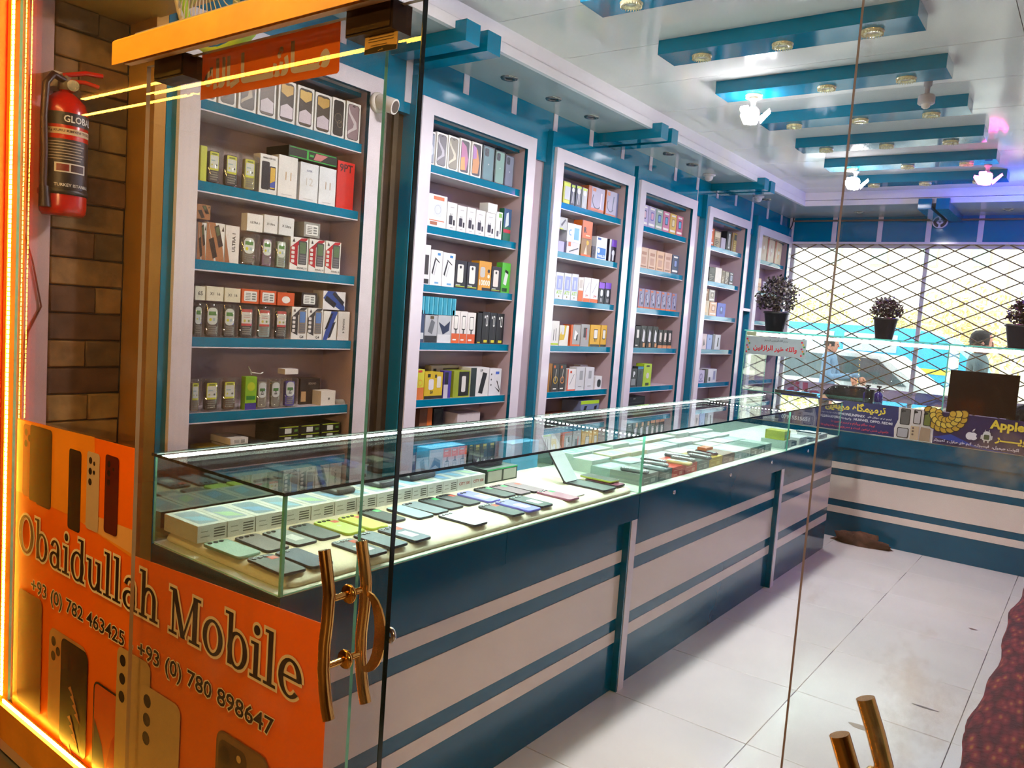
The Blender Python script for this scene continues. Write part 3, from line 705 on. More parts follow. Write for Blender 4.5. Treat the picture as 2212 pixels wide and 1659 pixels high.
def P_feat(a='a8704a', b='efe9e4', scr='5a6a48', txt=None):
    def f(d):
        d.poly([(0, 0), (.45, 0), (.1, .98), (0, 1)], a); d.poly([(.1, 1), (.55, 0), (1, 0), (.85, .55), (.45, 1)], a)
        d.poly([(.12, .55), (.38, .62), (.62, .12), (.38, .05)], '3b2c24'); d.poly([(.4, .9), (.66, .96), (.92, .42), (.68, .36)], '3b2c24')
        d.poly([(.47, .87), (.64, .92), (.74, .7), (.57, .65)], scr)
        d.poly([(.82, .8), (.9, .93), (.96, .8)], '4a3830')
        if txt: d.text(txt, .55, .03, .95, .12, '3a3230', .02)
    return f
def P_red(a='b02030', t='4a4a50', scr='5f7a58', txt='SIGNAL 10'):
    def f(d):
        d.poly([(0, .22), (.42, .12), (.42, .75), (.95, .95), (.95, 1), (.6, .98), (0, .68)], a)
        for i in range(4): d.rr(.06, .22+.13*i, .24, .31+.13*i, 'e8e2e0', .2)
        d.rr(.46, .18, .93, .9, t, .12); d.rr(.52, .52, .88, .86, scr, .08)
        for i in range(4): d.rect(.52, .22+.07*i, .88, .265+.07*i, '77777c')
        d.poly([(.1, .85), (.17, .96), (.24, .85)], '44383a'); d.text(txt, .4, .03, .95, .12, '3a3436', .02)
    return f
P_g4 = P_red('3c3a3a', '8d8176', '5f86c2', 'G4')
def P_label(t=None):
    def f(d):
        d.rr(.12, .15, .88, .85, 'eef0ee', .1)
        for i in range(5): d.rect(.2, .24+.11*i, .5, .28+.11*i, '55585a')
        for i in range(3): d.rect(.58, .26+.18*i, .8, .36+.18*i, '7d8284')
        if t: d.text(t, .2, .7, .8, .84, '2a2a2c', .02)
    return f
def P_txt(t, c='4a4644', rot=0):
    return lambda d: (d.text(t, .2, .35, .8, .65, c, .02, rot) if not rot else d.text(t, .35, .25, .65, .75, c, .02, rot))
def P_charger(c='1c1c20', n=1):
    def f(d):
        d.rr(.22, .2, .58, .52, c, .15); d.rect(.3, .52, .34, .6, c); d.rect(.46, .52, .5, .6, c); d.rr(.66, .18, .84, .38, c, .15)
        d.rect(.3, .82, .7, .835, 'b5b1b1'); d.rect(.35, .08, .65, .10, 'b5b1b1')
    return f
def P_bank(c='e8e6e0', bar='b9c23a'):
    def f(d):
        d.rr(.2, .2, .72, .86, c, .16); d.ell(.46, .76, .09, '1a1a1c', 12); d.rect(.08, .05, .9, .08, bar); d.rect(.1, .1, .5, .13, 'd8d8d4')
    return f
def P_plug(bg2=None, plug='f0eee8', foot='1c1c1c'):
    def f(d):
        if bg2: d.rect(0, 0, 1, .3, bg2)
        d.rr(.25, .42, .75, .86, '26262a', .15); d.rr(.29, .45, .71, .83, plug, .15)
        d.rect(.42, .3, .5, .44, foot); d.rect(.54, .3, .62, .44, foot); d.rect(.15, .08, .6, .13, 'f4f0ea')
    return f
def P_cable(c='e8e8e8', bar='d9c92a'):
    def f(d):
        d.rr(.5, .55, .75, .9, c, .4); d.rr(.55, .6, .7, .85, '1b1a18', .4); d.poly([(.58, .1), (.64, .1), (.66, .55), (.6, .55)], '3c2a26')
        d.rect(.3, .04, .8, .12, bar); d.rect(.25, .8, .4, .88, c)
    return f
def P_pen():
    return lam(('poly', [(.1, .35), (.2, .3), (.42, .72), (.34, .76)], '1c1c1e'), ('poly', [(.34, .76), (.75, .64), (.76, .67), (.36, .8)], '2a2a2c'), ('poly', [(.28, .3), (.5, .66), (.55, .64), (.36, .27)], 'cfcfd4'), ('rect', .55, .86, .8, .93, '3a86c8'), ('rect', .4, .05, .75, .1, '6aa6d6'))
def P_ear(c='f2f2f2', top='b9d62a'):
    def f(d):
        d.rect(.1, .86, .9, .98, top); d.ell(.5, .74, .3, c, 14); d.ring(.5, .74, .2, .04, 'b9b9b9', 12)
        d.poly([(.3, .1), (.4, .1), (.46, .6), (.38, .6)], 'd9dadb'); d.poly([(.58, .1), (.68, .1), (.62, .6), (.54, .6)], 'd9dadb')
    return f
def P_watch(c='3a4a86', pic='d06aa0'):
    def f(d):
        d.rect(.1, .1, .9, .2, 'f0ece4'); d.rr(.3, .35, .75, .75, c, .2); d.rr(.36, .4, .69, .7, pic, .2); d.rect(.2, .85, .8, .93, 'f0ece4')
    return f
def P_ring(c='c8a02e'):
    return lam(('ring', .5, .42, .33, .1, c, 18), ('poly', [(.4, .4), (.48, .38), (.6, .8), (.52, .82)], 'c9c0b2'), ('rect', .15, .85, .4, .95, 'd86a2a'), ('rect', .2, .08, .7, .13, 'e8e4da'))
def P_buds(c='8b4fd0'):
    return lam(('rect', 0, .72, 1, 1, c), ('rr', .3, .35, .72, .66, 'e8eaee', .4), ('rect', .36, .08, .42, .26, 'e8eaee'), ('rect', .58, .08, .64, .26, 'e8eaee'))
def P_lines(c1, c2, n=4):
    def f(d):
        d.rect(.08, .62, .92, .92, c1)
        for i in range(n): d.rect(.12, .1+.11*i, .12+.7*(.55+.45*((i*7) % 3)/2), .15+.11*i, c2)
    return f
def P_kite(a, b): return lam(('poly', [(.1, .2), (.55, .1), (.9, .5), (.5, .85)], a), ('ell', .55, .5, .18, b), ('rect', .1, .9, .6, .96, '55585c'))
def goods(u, s, i, y, w, h, body, prt, look, z=None, stacked=False, d=None, name='product_box', cat='box', tilt=0.0, xo=0.0):
    a, b = OPEN[u]
    y *= KS; w = max(0.02, w*KS-0.003); h = h*KS
    y = min(max(y, a+0.004), b-0.004-w)
    z0 = SHZ[s] if z is None else 1.535+(z-1.535)*KS
    d = d or min(0.13, max(0.03, w*0.55)); z0 += 0.0006
    bm = body if not isinstance(body, str) else card(body)
    lab = ('%s, %s%s from entrance, %s shelf, %s wall unit' % (look, 'stacked ' if stacked else '', ORD[i], SHN[s], UNAME[u]))
    if name == 'phone_blister':
        e = empty(name, (XI+xo, y, z0)); m = MB(); pillow(m, [(-d, 0), (0, 0), (0, w), (-d, w)], [(0, 0), (0, h-0.006), (0.004, h)], PLASTIC); m.build('clear_shell', e)
        ph, lb = prt
        q = MB().prism(rrect(w*0.68, h*0.84, w*0.12, 4, w/2, h*0.46), -d*0.75, -d*0.3, card(ph), plane='yz').build('phone', e)
        t = Draw((-d*0.3, w*0.16, h*0.05), (0, 1, 0), (0, 0, 1), w*0.68, h*0.8)
        for r in range(4): t.rect(.16, .06+.08*r, .84, .11+.08*r, card('8d867c'))
        t.build('keypad', q)
        t = Draw((-d*0.28, w*0.2, h*0.36), (0, 1, 0), (0, 0, 1), w*0.6, h*0.5); lb(t); t.build('label_card', e)
    else:
        m = MB().box(-d, 0, 0, 0, w, h, bm); e = m.build(name); e.location = (XI+xo, y, z0)
        if tilt: e.rotation_euler = (tilt, 0, 0)
        if prt:
            t = Draw((0, 0, 0), (0, 1, 0), (0, 0, 1), w, h); prt(t)
            if t.mb.f: t.build('front_print', e)
    tag(e, lab, cat, 'goods on the %s shelf of the %s wall unit' % (SHN[s], UNAME[u]))
    return e
def row(u, s, items):
    i = j = 0
    for it in items:
        y, w, h, z, body, prt, look = it[:7]; kw = it[7] if len(it) > 7 else {}
        st = kw.pop('st', False)
        goods(u, s, j if st else i, y, w, h, body, prt, look, z if st else None, st, **kw)
        if st: j += 1
        else: i += 1
ST = {'st': True}
def lbl_y(d): d.rr(0, 0, 1, 1, 'e3e23a', .1); d.rr(.06, .12, .94, .8, 'eef2f0', .06); d.rect(.2, .84, .8, .92, '7a8a2a'); d.rect(.15, .5, .6, .56, 'a8c8d8'); d.ell(.75, .3, .09, '3a4a3a'); d.ell(.25, .3, .09, 'e6e04a')
def lbl_g(d): d.rr(0, 0, 1, 1, 'eef2f0', .4); d.rect(.12, .55, .88, .78, '5f9a4a'); d.ell(.3, .3, .14, 'e6e23a'); d.rect(.55, .22, .75, .4, 'b8d0e0')
def lbl_r(d): d.rr(0, 0, 1, 1, 'd8504a', .05); d.rect(0, .14, 1, .82, 'f0ece8'); d.ell(.3, .3, .12, 'e6d85a'); d.ell(.7, .3, .1, '8aa050'); d.rect(.2, .5, .8, .54, 'd08a8a'); d.rect(.2, .62, .8, .66, 'b8b0b0')
def lbl_rec(d): d.rr(0, 0, 1, 1, 'e8ecf0', .4); d.rect(.15, .42, .85, .62, '3f8a3a'); d.poly([(.3, .2), (.7, .2), (.5, .5)], '22262a'); d.poly([(.4, .26), (.6, .26), (.5, .4)], 'e8ecf0')
def BL(ph, lb): return (ph, lb)
PB = {'name': 'phone_blister', 'cat': 'phone'}
def pb(**k): r = dict(PB); r.update(k); return r
W = 'efeeea'
row(0, 0, [(1.67, .07, .15, 0, W, P_iph('3a3430', '8a7a66'), 'white phone box with dark brown swirl screen'),
 (1.747, .077, .165, 0, W, P_iph('3c3530', '9a8a74'), 'white phone box with grey brown swirl screen'),
 (1.832, .081, .165, 0, W, P_iph('4a423c', 'b8a890'), 'white phone box with light brown swirl screen'),
 (1.919, .085, .165, 0, W, P_iph('6a5a50', None, 'd8cfd8'), 'white phone box with pale-footed dark screen'),
 (2.013, .086, .167, 0, W, P_iph('3a2c1c', 'top', 'dcd0da'), 'white phone box with gold top screen'),
 (2.106, .087, .167, 0, W, P_iph('40301e', 'top', 'd4c6d0', 'e0b860'), 'white phone box with bright gold top screen'),
 (2.197, .091, .163, 0, W, P_iph('46341f', 'top', 'd0c2cc', 'caa04c'), 'white phone box with dull gold top screen'),
 (2.29, .073, .166, 0, W, P_iph('2c2118', 'x'), 'white phone box with dark bronze ring screen'),
 (2.368, .085, .169, 0, W, P_iph('9a8288', 'd8cdd0'), 'white phone box with mauve ribbon screen')])
row(0, 1, [(1.683, .028, .13, 0, 'd9dc4a', None, 'narrow lime pack edge'),
 (1.714, .066, .138, 0, W, BL('3a2c34', lbl_y), 'clear blister phone with yellow label', pb()),
 (1.786, .075, .138, 0, W, BL('30262c', lbl_y), 'clear blister dark phone with yellow label', pb()),
 (1.868, .072, .140, 0, W, BL('a8a060', lbl_y), 'clear blister olive phone with yellow label', pb()),
 (1.941, .086, .155, 0, W, lam(('rr', .1, .1, .55, .82, '241f24', .15), ('rr', .55, .12, .9, .72, '2a2030', .12), ('rr', .6, .15, .88, .69, 'e0b84a', .1), ('poly', [(.6, .18), (.88, .18), (.88, .36), (.6, .28)], '4a5ab0'), ('text', 'Galaxy A25 5G', .15, .87, .85, .94, '3a3432', .02)), 'white phone box printed with black phone'),
 (2.03, .096, .168, 0, 'f2efec', P_num('11'), 'shrink-wrapped white box with golden 11'),
 (2.138, .098, .160, 0, 'eceef2', P_num('12', 'd8cfc4', '12 PSK'), 'white box with pale 12'),
 (2.239, .094, .160, 0, 'eef0f4', P_num('11', 'c2a88c'), 'white box with small tan 11'),
 (2.336, .100, .205, 0, 'd92a1e', lam(('text', '9PT', .08, .78, .92, .95, '4a1414', .02),), 'tall red phone box marked 9PT'),
 (2.075, .258, .046, 2.122, '14160f', lam(('rect', .02, .06, .98, .14, '2fae3a'), ('rect', .02, .86, .98, .94, '2fae3a'), ('rect', .36, .1, .40, .9, '2fae3a'), ('poly', [(.5, .2), (.65, .2), (.8, .8), (.55, .8)], 'c87a7a'), ('rect', .42, .4, .5, .6, '3fae4a')), 'flat black box with green edges', dict(st=True, d=.15))])
row(0, 2, [(1.682, .038, .139, 0, W, P_feat(), 'brown and white keypad phone box edge'),
 (1.719, .08, .145, 0, W, P_feat('b07850'), 'brown and white keypad phone box'),
 (1.80, .064, .144, 0, 'ece6e2', lam(('poly', [(0, 0), (.35, 0), (0, .75)], 'a8704a'), ('text', 'ULTRA 1', .45, .3, .75, .8, '3a3230', .02, 90)), 'white box side reading ULTRA 1'),
 (1.875, .084, .125, 0, W, BL('7a6a5a', lbl_g), 'clear blister brown phone with green screen label', pb()),
 (1.968, .065, .128, 0, W, BL('8a6a86', lbl_g), 'clear blister mauve phone with green screen label', pb()),
 (2.039, .064, .126, 0, W, BL('a8b8a8', lbl_g), 'clear blister pale phone with green screen label', pb()),
 (2.106, .094, .138, 0, W, P_red(), 'red and white keypad phone box'),
 (2.204, .087, .14, 0, W, P_red('a81e2c'), 'darker red and white keypad phone box'),
 (2.293, .088, .142, 0, W, P_red('b8242e', '55555a'), 'bright red and white keypad phone box'),
 (1.672, .062, .055, 1.812, 'a87c52', P_feat(), 'brown phone box lying over others', dict(st=True)),
 (1.893, .076, .069, 1.795, 'f0eeea', P_txt('ULTRA 1'), 'white box reading ULTRA 1', ST.copy()), (1.972, .068, .072, 1.798, 'e9e8e6', P_txt('X Ultra'), 'white box reading X Ultra', ST.copy()),
 (2.044, .078, .074, 1.798, 'e4e6e6', P_txt('X Ultra'), 'wrapped white box reading X Ultra', ST.copy()), (2.171, .088, .062, 1.806, '9a9a94', P_label(), 'grey box with barcode label', dict(st=True, d=.1))])
row(0, 3, [(1.683, .044, .133, 0, W, BL('4a3f3a', lbl_g), 'clear blister phone edge with white label', pb()),
 (1.729, .075, .132, 0, W, BL('5a4c46', lbl_g), 'clear blister brown phone with rounded white label', pb()), (1.806, .07, .132, 0, W, BL('5f5652', lbl_g), 'clear blister grey phone with rounded white label', pb()),
 (1.879, .083, .134, 0, W, BL('3c3234', lbl_r), 'clear blister dark phone with red label', pb()), (1.964, .083, .134, 0, W, BL('8a9a9c', lbl_r), 'clear blister silver phone with red label', pb()), (2.05, .078, .134, 0, W, BL('403a40', lbl_r), 'clear blister charcoal phone with red label', pb()),
 (2.13, .083, .138, 0, W, P_g4, 'white and black keypad phone box marked G4'), (2.215, .084, .138, 0, W, P_g4, 'white and black G4 box beside another G4'),
 (2.301, .08, .128, 0, W, lam(('poly', [(0, 0), (.3, 0), (1, .95), (1, 1), (.55, 1)], '2f4a9a'), ('poly', [(.1, .35), (.3, .4), (.7, .95), (.5, .9)], '1c1c22'), ('poly', [(.35, .05), (.55, .1), (.9, .65), (.7, .6)], '22262c')), 'blue and white two-phone box'),
 (2.384, .07, .13, 0, 'efebe9', P_txt('SIGNAL 4', '3a3436', -90), 'white box side reading SIGNAL 4'),
 (1.682, .044, .053, 1.507, 'e6e2cc', P_txt('6S'), 'small cream box', ST.copy()), (1.729, .075, .056, 1.507, 'e8e4d0', P_txt('X1  16'), 'cream box with printed code', ST.copy()), (1.807, .073, .055, 1.507, 'e4dfc8', P_txt('X1  16'), 'cream box with code and orange tint', ST.copy()),
 (1.884, .082, .057, 1.507, 'd8602a', P_label(), 'orange box with white sticker', ST.copy()), (1.97, .08, .057, 1.507, 'd4582a', P_label(), 'orange box with barcode sticker', ST.copy()),
 (2.054, .088, .055, 1.507, 'd65a26', lam(('ell', .5, .45, .25, 'f0ece6', 14, .7),), 'orange box with oval white sticker', ST.copy()), (2.176, .086, .058, 1.511, '2a2426', P_label(), 'black box with white sticker', dict(st=True, d=.1)),
 (2.293, .13, .082, 1.502, 'eceaf0', lam(('poly', [(0, .6), (.2, 1), (.55, 1), (.98, .2), (.98, 0), (.8, 0)], '34509a'), ('poly', [(.05, .5), (.15, .75), (.6, .35), (.5, .1)], '202026'), ('poly', [(.4, .85), (.5, 1), (.95, .45), (.88, .25)], '2a2c30')), 'blue white phone box lying sideways', ST.copy())])
row(0, 4, [(1.682, .045, .133, 0, W, BL('8a7460', lbl_y), 'clear blister phone edge with yellow label', pb()), (1.738, .077, .132, 0, W, BL('3a2c20', lbl_y), 'clear blister brown phone with yellow label', pb()), (1.817, .078, .134, 0, W, BL('6a5038', lbl_y), 'clear blister tan phone with yellow label', pb()),
 (1.919, .056, .136, 0, '8fc42a', lam(('rect', 0, 0, 1, .2, '4a3a9a'), ('ell', .5, .7, .35, 'c6d42a'), ('rect', .1, .3, .9, .42, '2f8a3a')), 'lime and purple product box'),
 (1.977, .063, .127, 0, W, BL('a89c8c', lbl_rec), 'clear blister beige phone with green label', pb()), (2.043, .065, .126, 0, W, BL('8a8270', lbl_rec), 'clear blister grey phone with green label', pb()), (2.114, .072, .127, 0, W, BL('4a3aa0', lbl_rec), 'clear blister purple phone with green label', pb()),
 (2.241, .112, .115, 0, '33241c', lam(('rect', .05, .1, .3, .5, 'c8a070'), ('text', 'SOUND', .4, .75, .8, .86, 'b8a898', .02)), 'tall dark brown headset box', dict(xo=-.06)),
 (2.31, .085, .064, 0, 'ece6dc', lam(('ell', .55, .45, .07, '6a645c'),), 'small white earbud box', dict(d=.06)),
 (2.109, .072, .022, 1.216, 'eeeae6', None, 'slim white box', dict(st=True, d=.05))])
for nm, pts, r, c, lab in (('cable_coil', [(-2.80, 1.96, 1.215), (-2.79, 1.94, 1.25), (-2.79, 1.955, 1.225), (-2.78, 1.99, 1.22), (-2.79, 2.01, 1.225)], .0025, 'e8e6e0', 'thin white charging cable curled over the fifth shelf blister packs of first unit'),
                            ('silver_earphone_case', None, 0, '9a968f', 'small silver case at the far end of the fifth shelf, first unit')):
    if pts:
        o = MB().tube(pts, r, card(c), 6).build(nm); tag(o, lab, 'cable')
    else:
        q = MB(); pillow(q, rrect(.04, .055, .015, 5, -2.765, 2.405), [(0, 1.0786), (-.002, 1.088), (.004, 1.098), (.014, 1.1)], card(c, .2)); o = q.build(nm); tag(o, lab, 'case')
row(0, 5, [(1.66, .10, .03, 0, 'dfe0dc', P_label(), 'flat white box', dict(d=.14)), (1.77, .085, .045, 0, 'd8b93a', lam(('rect', .05, .1, .95, .6, 'ede6c8'),), 'flat yellow box with cream panel', dict(d=.14)), (1.865, .085, .05, 0, 'e2e0da', P_label(), 'flat white box with labels', dict(d=.14)),
 (1.965, .085, .055, 0, '20303a', lam(('rect', .1, .1, .9, .8, 'dfe6e2'), ('rect', .2, .25, .75, .6, '4ad04a')), 'flat dark box with green sticker', dict(d=.14)),
 (1.86, .085, .026, .9325, 'e6e2dc', P_label(), 'slim white box', dict(st=True, d=.14))] +
 [(2.09+.115*(k % 3), .112, .036, .8795+.0368*(k//3), '171a10', lam(('rect', .05, .86, .95, .97, 'a9b52a'), ('rect', .3, .15, .62, .75, 'dfe4de'), ('rect', .75, .3, .92, .6, '5a8a3a')), 'flat black box with white price sticker', dict(st=k > 2, d=.16)) for k in range(9)])
row(1, 0, [(2.904, .043, .16, 0, W, P_iph('8a93a8', 'c8d0e0'), 'white phone box with blue grey screen'), (2.954, .084, .169, 0, W, P_iph('6a6670', 'b8b4c0'), 'white phone box with grey ribbon screen'), (3.042, .085, .172, 0, W, P_iph('8a8270', 'd8d2bc'), 'white phone box with sand ribbon screen'),
 (3.133, .084, .178, 0, W, lam(('rr', .1, .05, .9, .95, '2a2430', .15), ('poly', [(.14, .1), (.7, .12), (.85, .45), (.6, .8), (.14, .92)], 'c06aa0'), ('poly', [(.14, .1), (.6, .12), (.5, .5), (.14, .45)], 'e8a04a')), 'white phone box with pink planet screen'),
 (3.227, .086, .18, 0, W, lam(('rr', .1, .05, .9, .95, '2a2430', .15), ('poly', [(.14, .1), (.7, .12), (.8, .45), (.55, .8), (.14, .92)], 'd8904a'), ('poly', [(.14, .5), (.5, .55), (.45, .85), (.14, .9)], 'b87ac0')), 'white phone box with orange planet screen'),
 (3.319, .102, .182, 0, '2c3a3c', P_back('5f8a92'), 'dark box printed with teal phone back'), (3.426, .09, .178, 0, '33403a', P_back('7fa89a'), 'dark box printed with mint phone back'), (3.518, .083, .172, 0, '2a2c34', P_back('747c8e'), 'dark box printed with slate phone back')])
row(1, 1, [(2.911, .153, .161, 0, 'f0eeec', lam(('rect', .32, .84, .85, .95, 'e2703a'), ('rr', .35, .32, .75, .72, 'dfe2e8', .2), ('ring', .55, .55, .16, .02, 'c2c4cc', 12), ('rect', .15, .19, .9, .215, 'e2703a'), ('rr', .2, .06, .55, .16, 'b06a4a', .1)), 'large white charger box with orange logo strip')] +
 [(y, w, h, 0, 'efece8', P_charger(), 'white box with black plug print') for y, w, h in ((3.066, .077, .14), (3.146, .074, .135), (3.223, .073, .137), (3.298, .08, .135), (3.383, .083, .133))] +
 [(3.471, .059, .15, 0, 'eef0ea', lam(('rect', .4, .8, .9, .95, '8ac44a'), ('rect', .7, .2, .82, .7, '2a2a2c'), ('rect', .2, .1, .5, .3, '5a5a5e')), 'slim white and green box'), (3.54, .07, .178, 0, '1f6a4a', lam(('rect', 0, .25, 1, .36, 'c03038'), ('rect', 0, .45, 1, 1, '24507a'), ('poly', [(.2, .4), (.7, .5), (.6, .9), (.3, .85)], 'd8e2e0')), 'green and blue hanging pack'),
 (3.393, .085, .052, 2.087, 'f0eee6', None, 'open white carton', dict(st=True, d=.06))])
row(1, 2, [(2.911, .054, .197, 0, 'e9e8ec', lam(('rr', .2, .25, .8, .75, '3a3432', .1), ('rect', .1, .02, .9, .14, '2a2a2c')), 'tall white box with dark print'), (2.968, .088, .178, 0, 'f0f1f4', P_pen(), 'white box with black pen print'), (3.058, .098, .174, 0, 'f0f1f4', P_pen(), 'wider white box with black pen print'),
 (3.158, .094, .145, 0, '1e1e1e', P_bank(), 'black power bank box with white bank'), (3.255, .096, .145, 0, '1e1e1e', P_bank('eceae2'), 'black power bank box beside orange box'), (3.354, .108, .16, 0, 'd9982a', lam(('rr', .1, .45, .5, .8, 'c8c2ba', .3), ('ell', .8, .68, .1, '2a2420'), ('ell', .8, .5, .1, 'f0e6d0'), ('text', '10000', .05, .12, .95, .42, 'f4ead0', .04), ('rect', .3, 0, 1, .1, '24201c')), 'orange power bank box reading 10000'),
 (3.465, .09, .14, 0, '222020', P_bank('e8dcd4'), 'black power bank box after orange box'), (3.558, .08, .17, 0, '58b83a', lam(('poly', [(.2, .3), (.55, .25), (.75, .62), (.4, .7)], 'dfe6e2'), ('poly', [(.35, .7), (.75, .62), (.75, .72), (.38, .78)], '1c241c'), ('rect', .1, .04, .7, .16, '1e4a1e')), 'bright green power bank box')])
row(1, 3, [(2.912, .039, .162, 0, '3a4a6a', lam(('rect', .1, .1, .9, .3, 'd8dce0'),), 'dark blue box edge'), (2.953, .095, .14, 0, 'b9bcc2', lam(('rect', 0, 0, 1, .25, '2a2c30'), ('poly', [(.25, .4), (.6, .3), (.8, .75), (.5, .85)], '6a6e74'), ('rect', .4, .86, .7, .97, '5a4a2a')), 'grey car charger box'), (3.05, .106, .143, 0, 'c0c4ca', lam(('rect', 0, 0, 1, .3, 'dfe2e6'), ('poly', [(.05, .75), (.4, .3), (.85, .45), (.9, .8), (.5, .6)], '22304e')), 'pale box with dark blue holder print'),
 (3.16, .066, .172, 0, 'efe9e6', P_plug('e0642a'), 'white and orange plug box'), (3.227, .059, .172, 0, 'ece6e4', P_plug('de5f26'), 'narrow white and orange plug box'), (3.287, .07, .168, 0, 'efe9e6', P_plug('dc5a22'), 'third white and orange plug box'),
 (3.37, .042, .17, 0, '1a1a18', lam(('rect', .2, .02, .8, .06, 'c8b82a'),), 'thin black box edge-on'),
 (3.414, .064, .178, 0, '1c1816', P_cable(), 'black cable box with yellow tab'), (3.479, .063, .176, 0, '181614', P_cable('dedcd8'), 'dull black cable box with yellow tab'), (3.543, .07, .174, 0, '1c1816', P_cable('f0eeea', 'e0d23a'), 'wide black cable box with yellow tab')] +
 [(2.91+.0345*k, .033, .089, 1.512, '2a9ab8', lam(('rect', .75, 0, 1, 1, '6ac6da'),), 'cyan slim box', dict(st=True, d=.1)) for k in range(8)])
row(1, 4, [(2.915, .061, .155, 0, 'd8d23a', lam(('rect', 0, 0, 1, .4, 'e07a3a'), ('ring', .5, .55, .3, .06, 'e8a03a'), ('rect', .2, .9, .7, .97, 'd84a3a')), 'yellow and orange cable pack'), (2.978, .14, .138, 0, 'd8b826', lam(('rr', .22, .35, .5, .75, 'e8e6ee', .25), ('rr', .68, .42, .9, .85, 'e8e4d8', .15), ('rect', 0, 0, 1, .12, '24221c'), ('text', '50', .3, .2, .5, .32, '2a2418', .03), ('rect', .15, .82, .3, .95, '2a2418'), ('rect', .55, .8, .65, .92, '2a2418')), 'wide yellow adapter box'),
 (3.125, .06, .145, 0, '4a3a9a', lam(('rect', 0, 0, .6, .5, 'cfc8d6'), ('rect', .1, .5, .6, .95, '1e1a2a')), 'purple and black box'), (3.203, .138, .144, 0, '9aa82a', lam(('rect', .32, .05, .95, .97, '201e1c'), ('rr', .5, .2, .75, .8, 'e8e6e2', .2)), 'lime box with white power bank print'),
 (3.345, .162, .16, 0, 'e9e8e6', lam(('rect', 0, 0, .3, 1, '22302e'), ('poly', [(.45, .12), (.68, .08), (.9, .8), (.66, .84)], '1c1c1e'), ('text', 'UP', .5, .85, .65, .95, '3a3a3c', .02)), 'white and dark green power bank box'), (3.512, .11, .152, 0, 'e8e9ee', lam(('poly', [(.4, .35), (.48, .32), (.9, .1), (.94, .16)], '2a2a2e'), ('poly', [(.6, .55), (.68, .55), (.95, .2), (.9, .18)], '2a2a2e'), ('rect', .5, .8, .8, .9, '4a6ac8'), ('ell', .15, .8, .05, '3a3a3e'), ('ell', .15, .6, .05, '3a3a3e'), ('ell', .15, .4, .05, '3a3a3e')), 'white data cable box'),
 (3.12, .085, .165, 0, 'c9c0a8', lam(('rect', .2, .7, .5, .9, '2a2624'),), 'beige hanging box standing behind', dict(xo=-.09)), (3.21, .16, .165, 0, 'd0c8a2', lam(('rect', .1, .85, .9, .9, '55503e'),), 'wide beige box standing behind', dict(xo=-.1))])
row(1, 5, [(2.90, .09, .03, 0, 'e2e4ea', P_label(), 'flat white box', dict(d=.12)), (3.01, .10, .14, 0, '8a5a3a', lam(('rect', .6, 0, 1, 1, 'd8702a'),), 'brown and orange box', dict(xo=-.05)), (3.13, .08, .13, 0, '2a2a28', lam(('poly', [(.1, .3), (.6, .5), (.9, .9), (.3, .75)], '3a3c34'),), 'dark box with leaf print', dict(xo=-.06)), (3.29, .2, .10, 0, 'd8cdd0', lam(('ell', .4, .5, .03, '6a5a5c'),), 'wide pale pink box', dict(xo=-.03))])
row(2, 0, [(4.115, .08, .133, 0, 'c0c43a', lam(('rect', .2, .2, 1, .8, 'c9ced2'), ('rect', .1, .8, .9, .95, 'd2e03a'), ('rect', .2, .03, .9, .15, 'd8e24a')), 'lime and grey earphone box'), (4.20, .052, .128, 0, '3c4446', P_ear(), 'dark earphone card with white disc'), (4.259, .067, .132, 0, '40484a', P_ear('e8e8ea'), 'wider dark earphone card'), (4.333, .062, .13, 0, 'b9bec2', P_ear('f2f2f2', 'c8e02a'), 'grey earphone card'),
 (4.405, .205, .158, 0, 'b06030', lam(('rect', .2, .08, 1, 1, 'aaa4b8'), ('ring', .55, .5, .3, .04, '4a4652', 14, 150, 320), ('poly', [(.75, .2), (.8, .18), (.85, .8), (.78, .82)], 'e6d8dc'), ('rect', .25, .82, .45, .95, 'c8783a'), ('rect', .2, .08, 1, .14, 'd8662a')), 'large orange and lilac headset box'), (4.63, .165, .165, 0, 'b86430', lam(('rect', .06, .08, .85, 1, '9f9ab0'), ('ring', .4, .45, .3, .04, '4a4652', 14, 150, 320), ('poly', [(.5, .2), (.56, .18), (.66, .8), (.58, .82)], '5a6478'), ('rect', .85, 0, 1, 1, '6a6a8a'), ('rect', .1, .8, .3, .95, 'c8783a')), 'second orange and lilac headset box')])
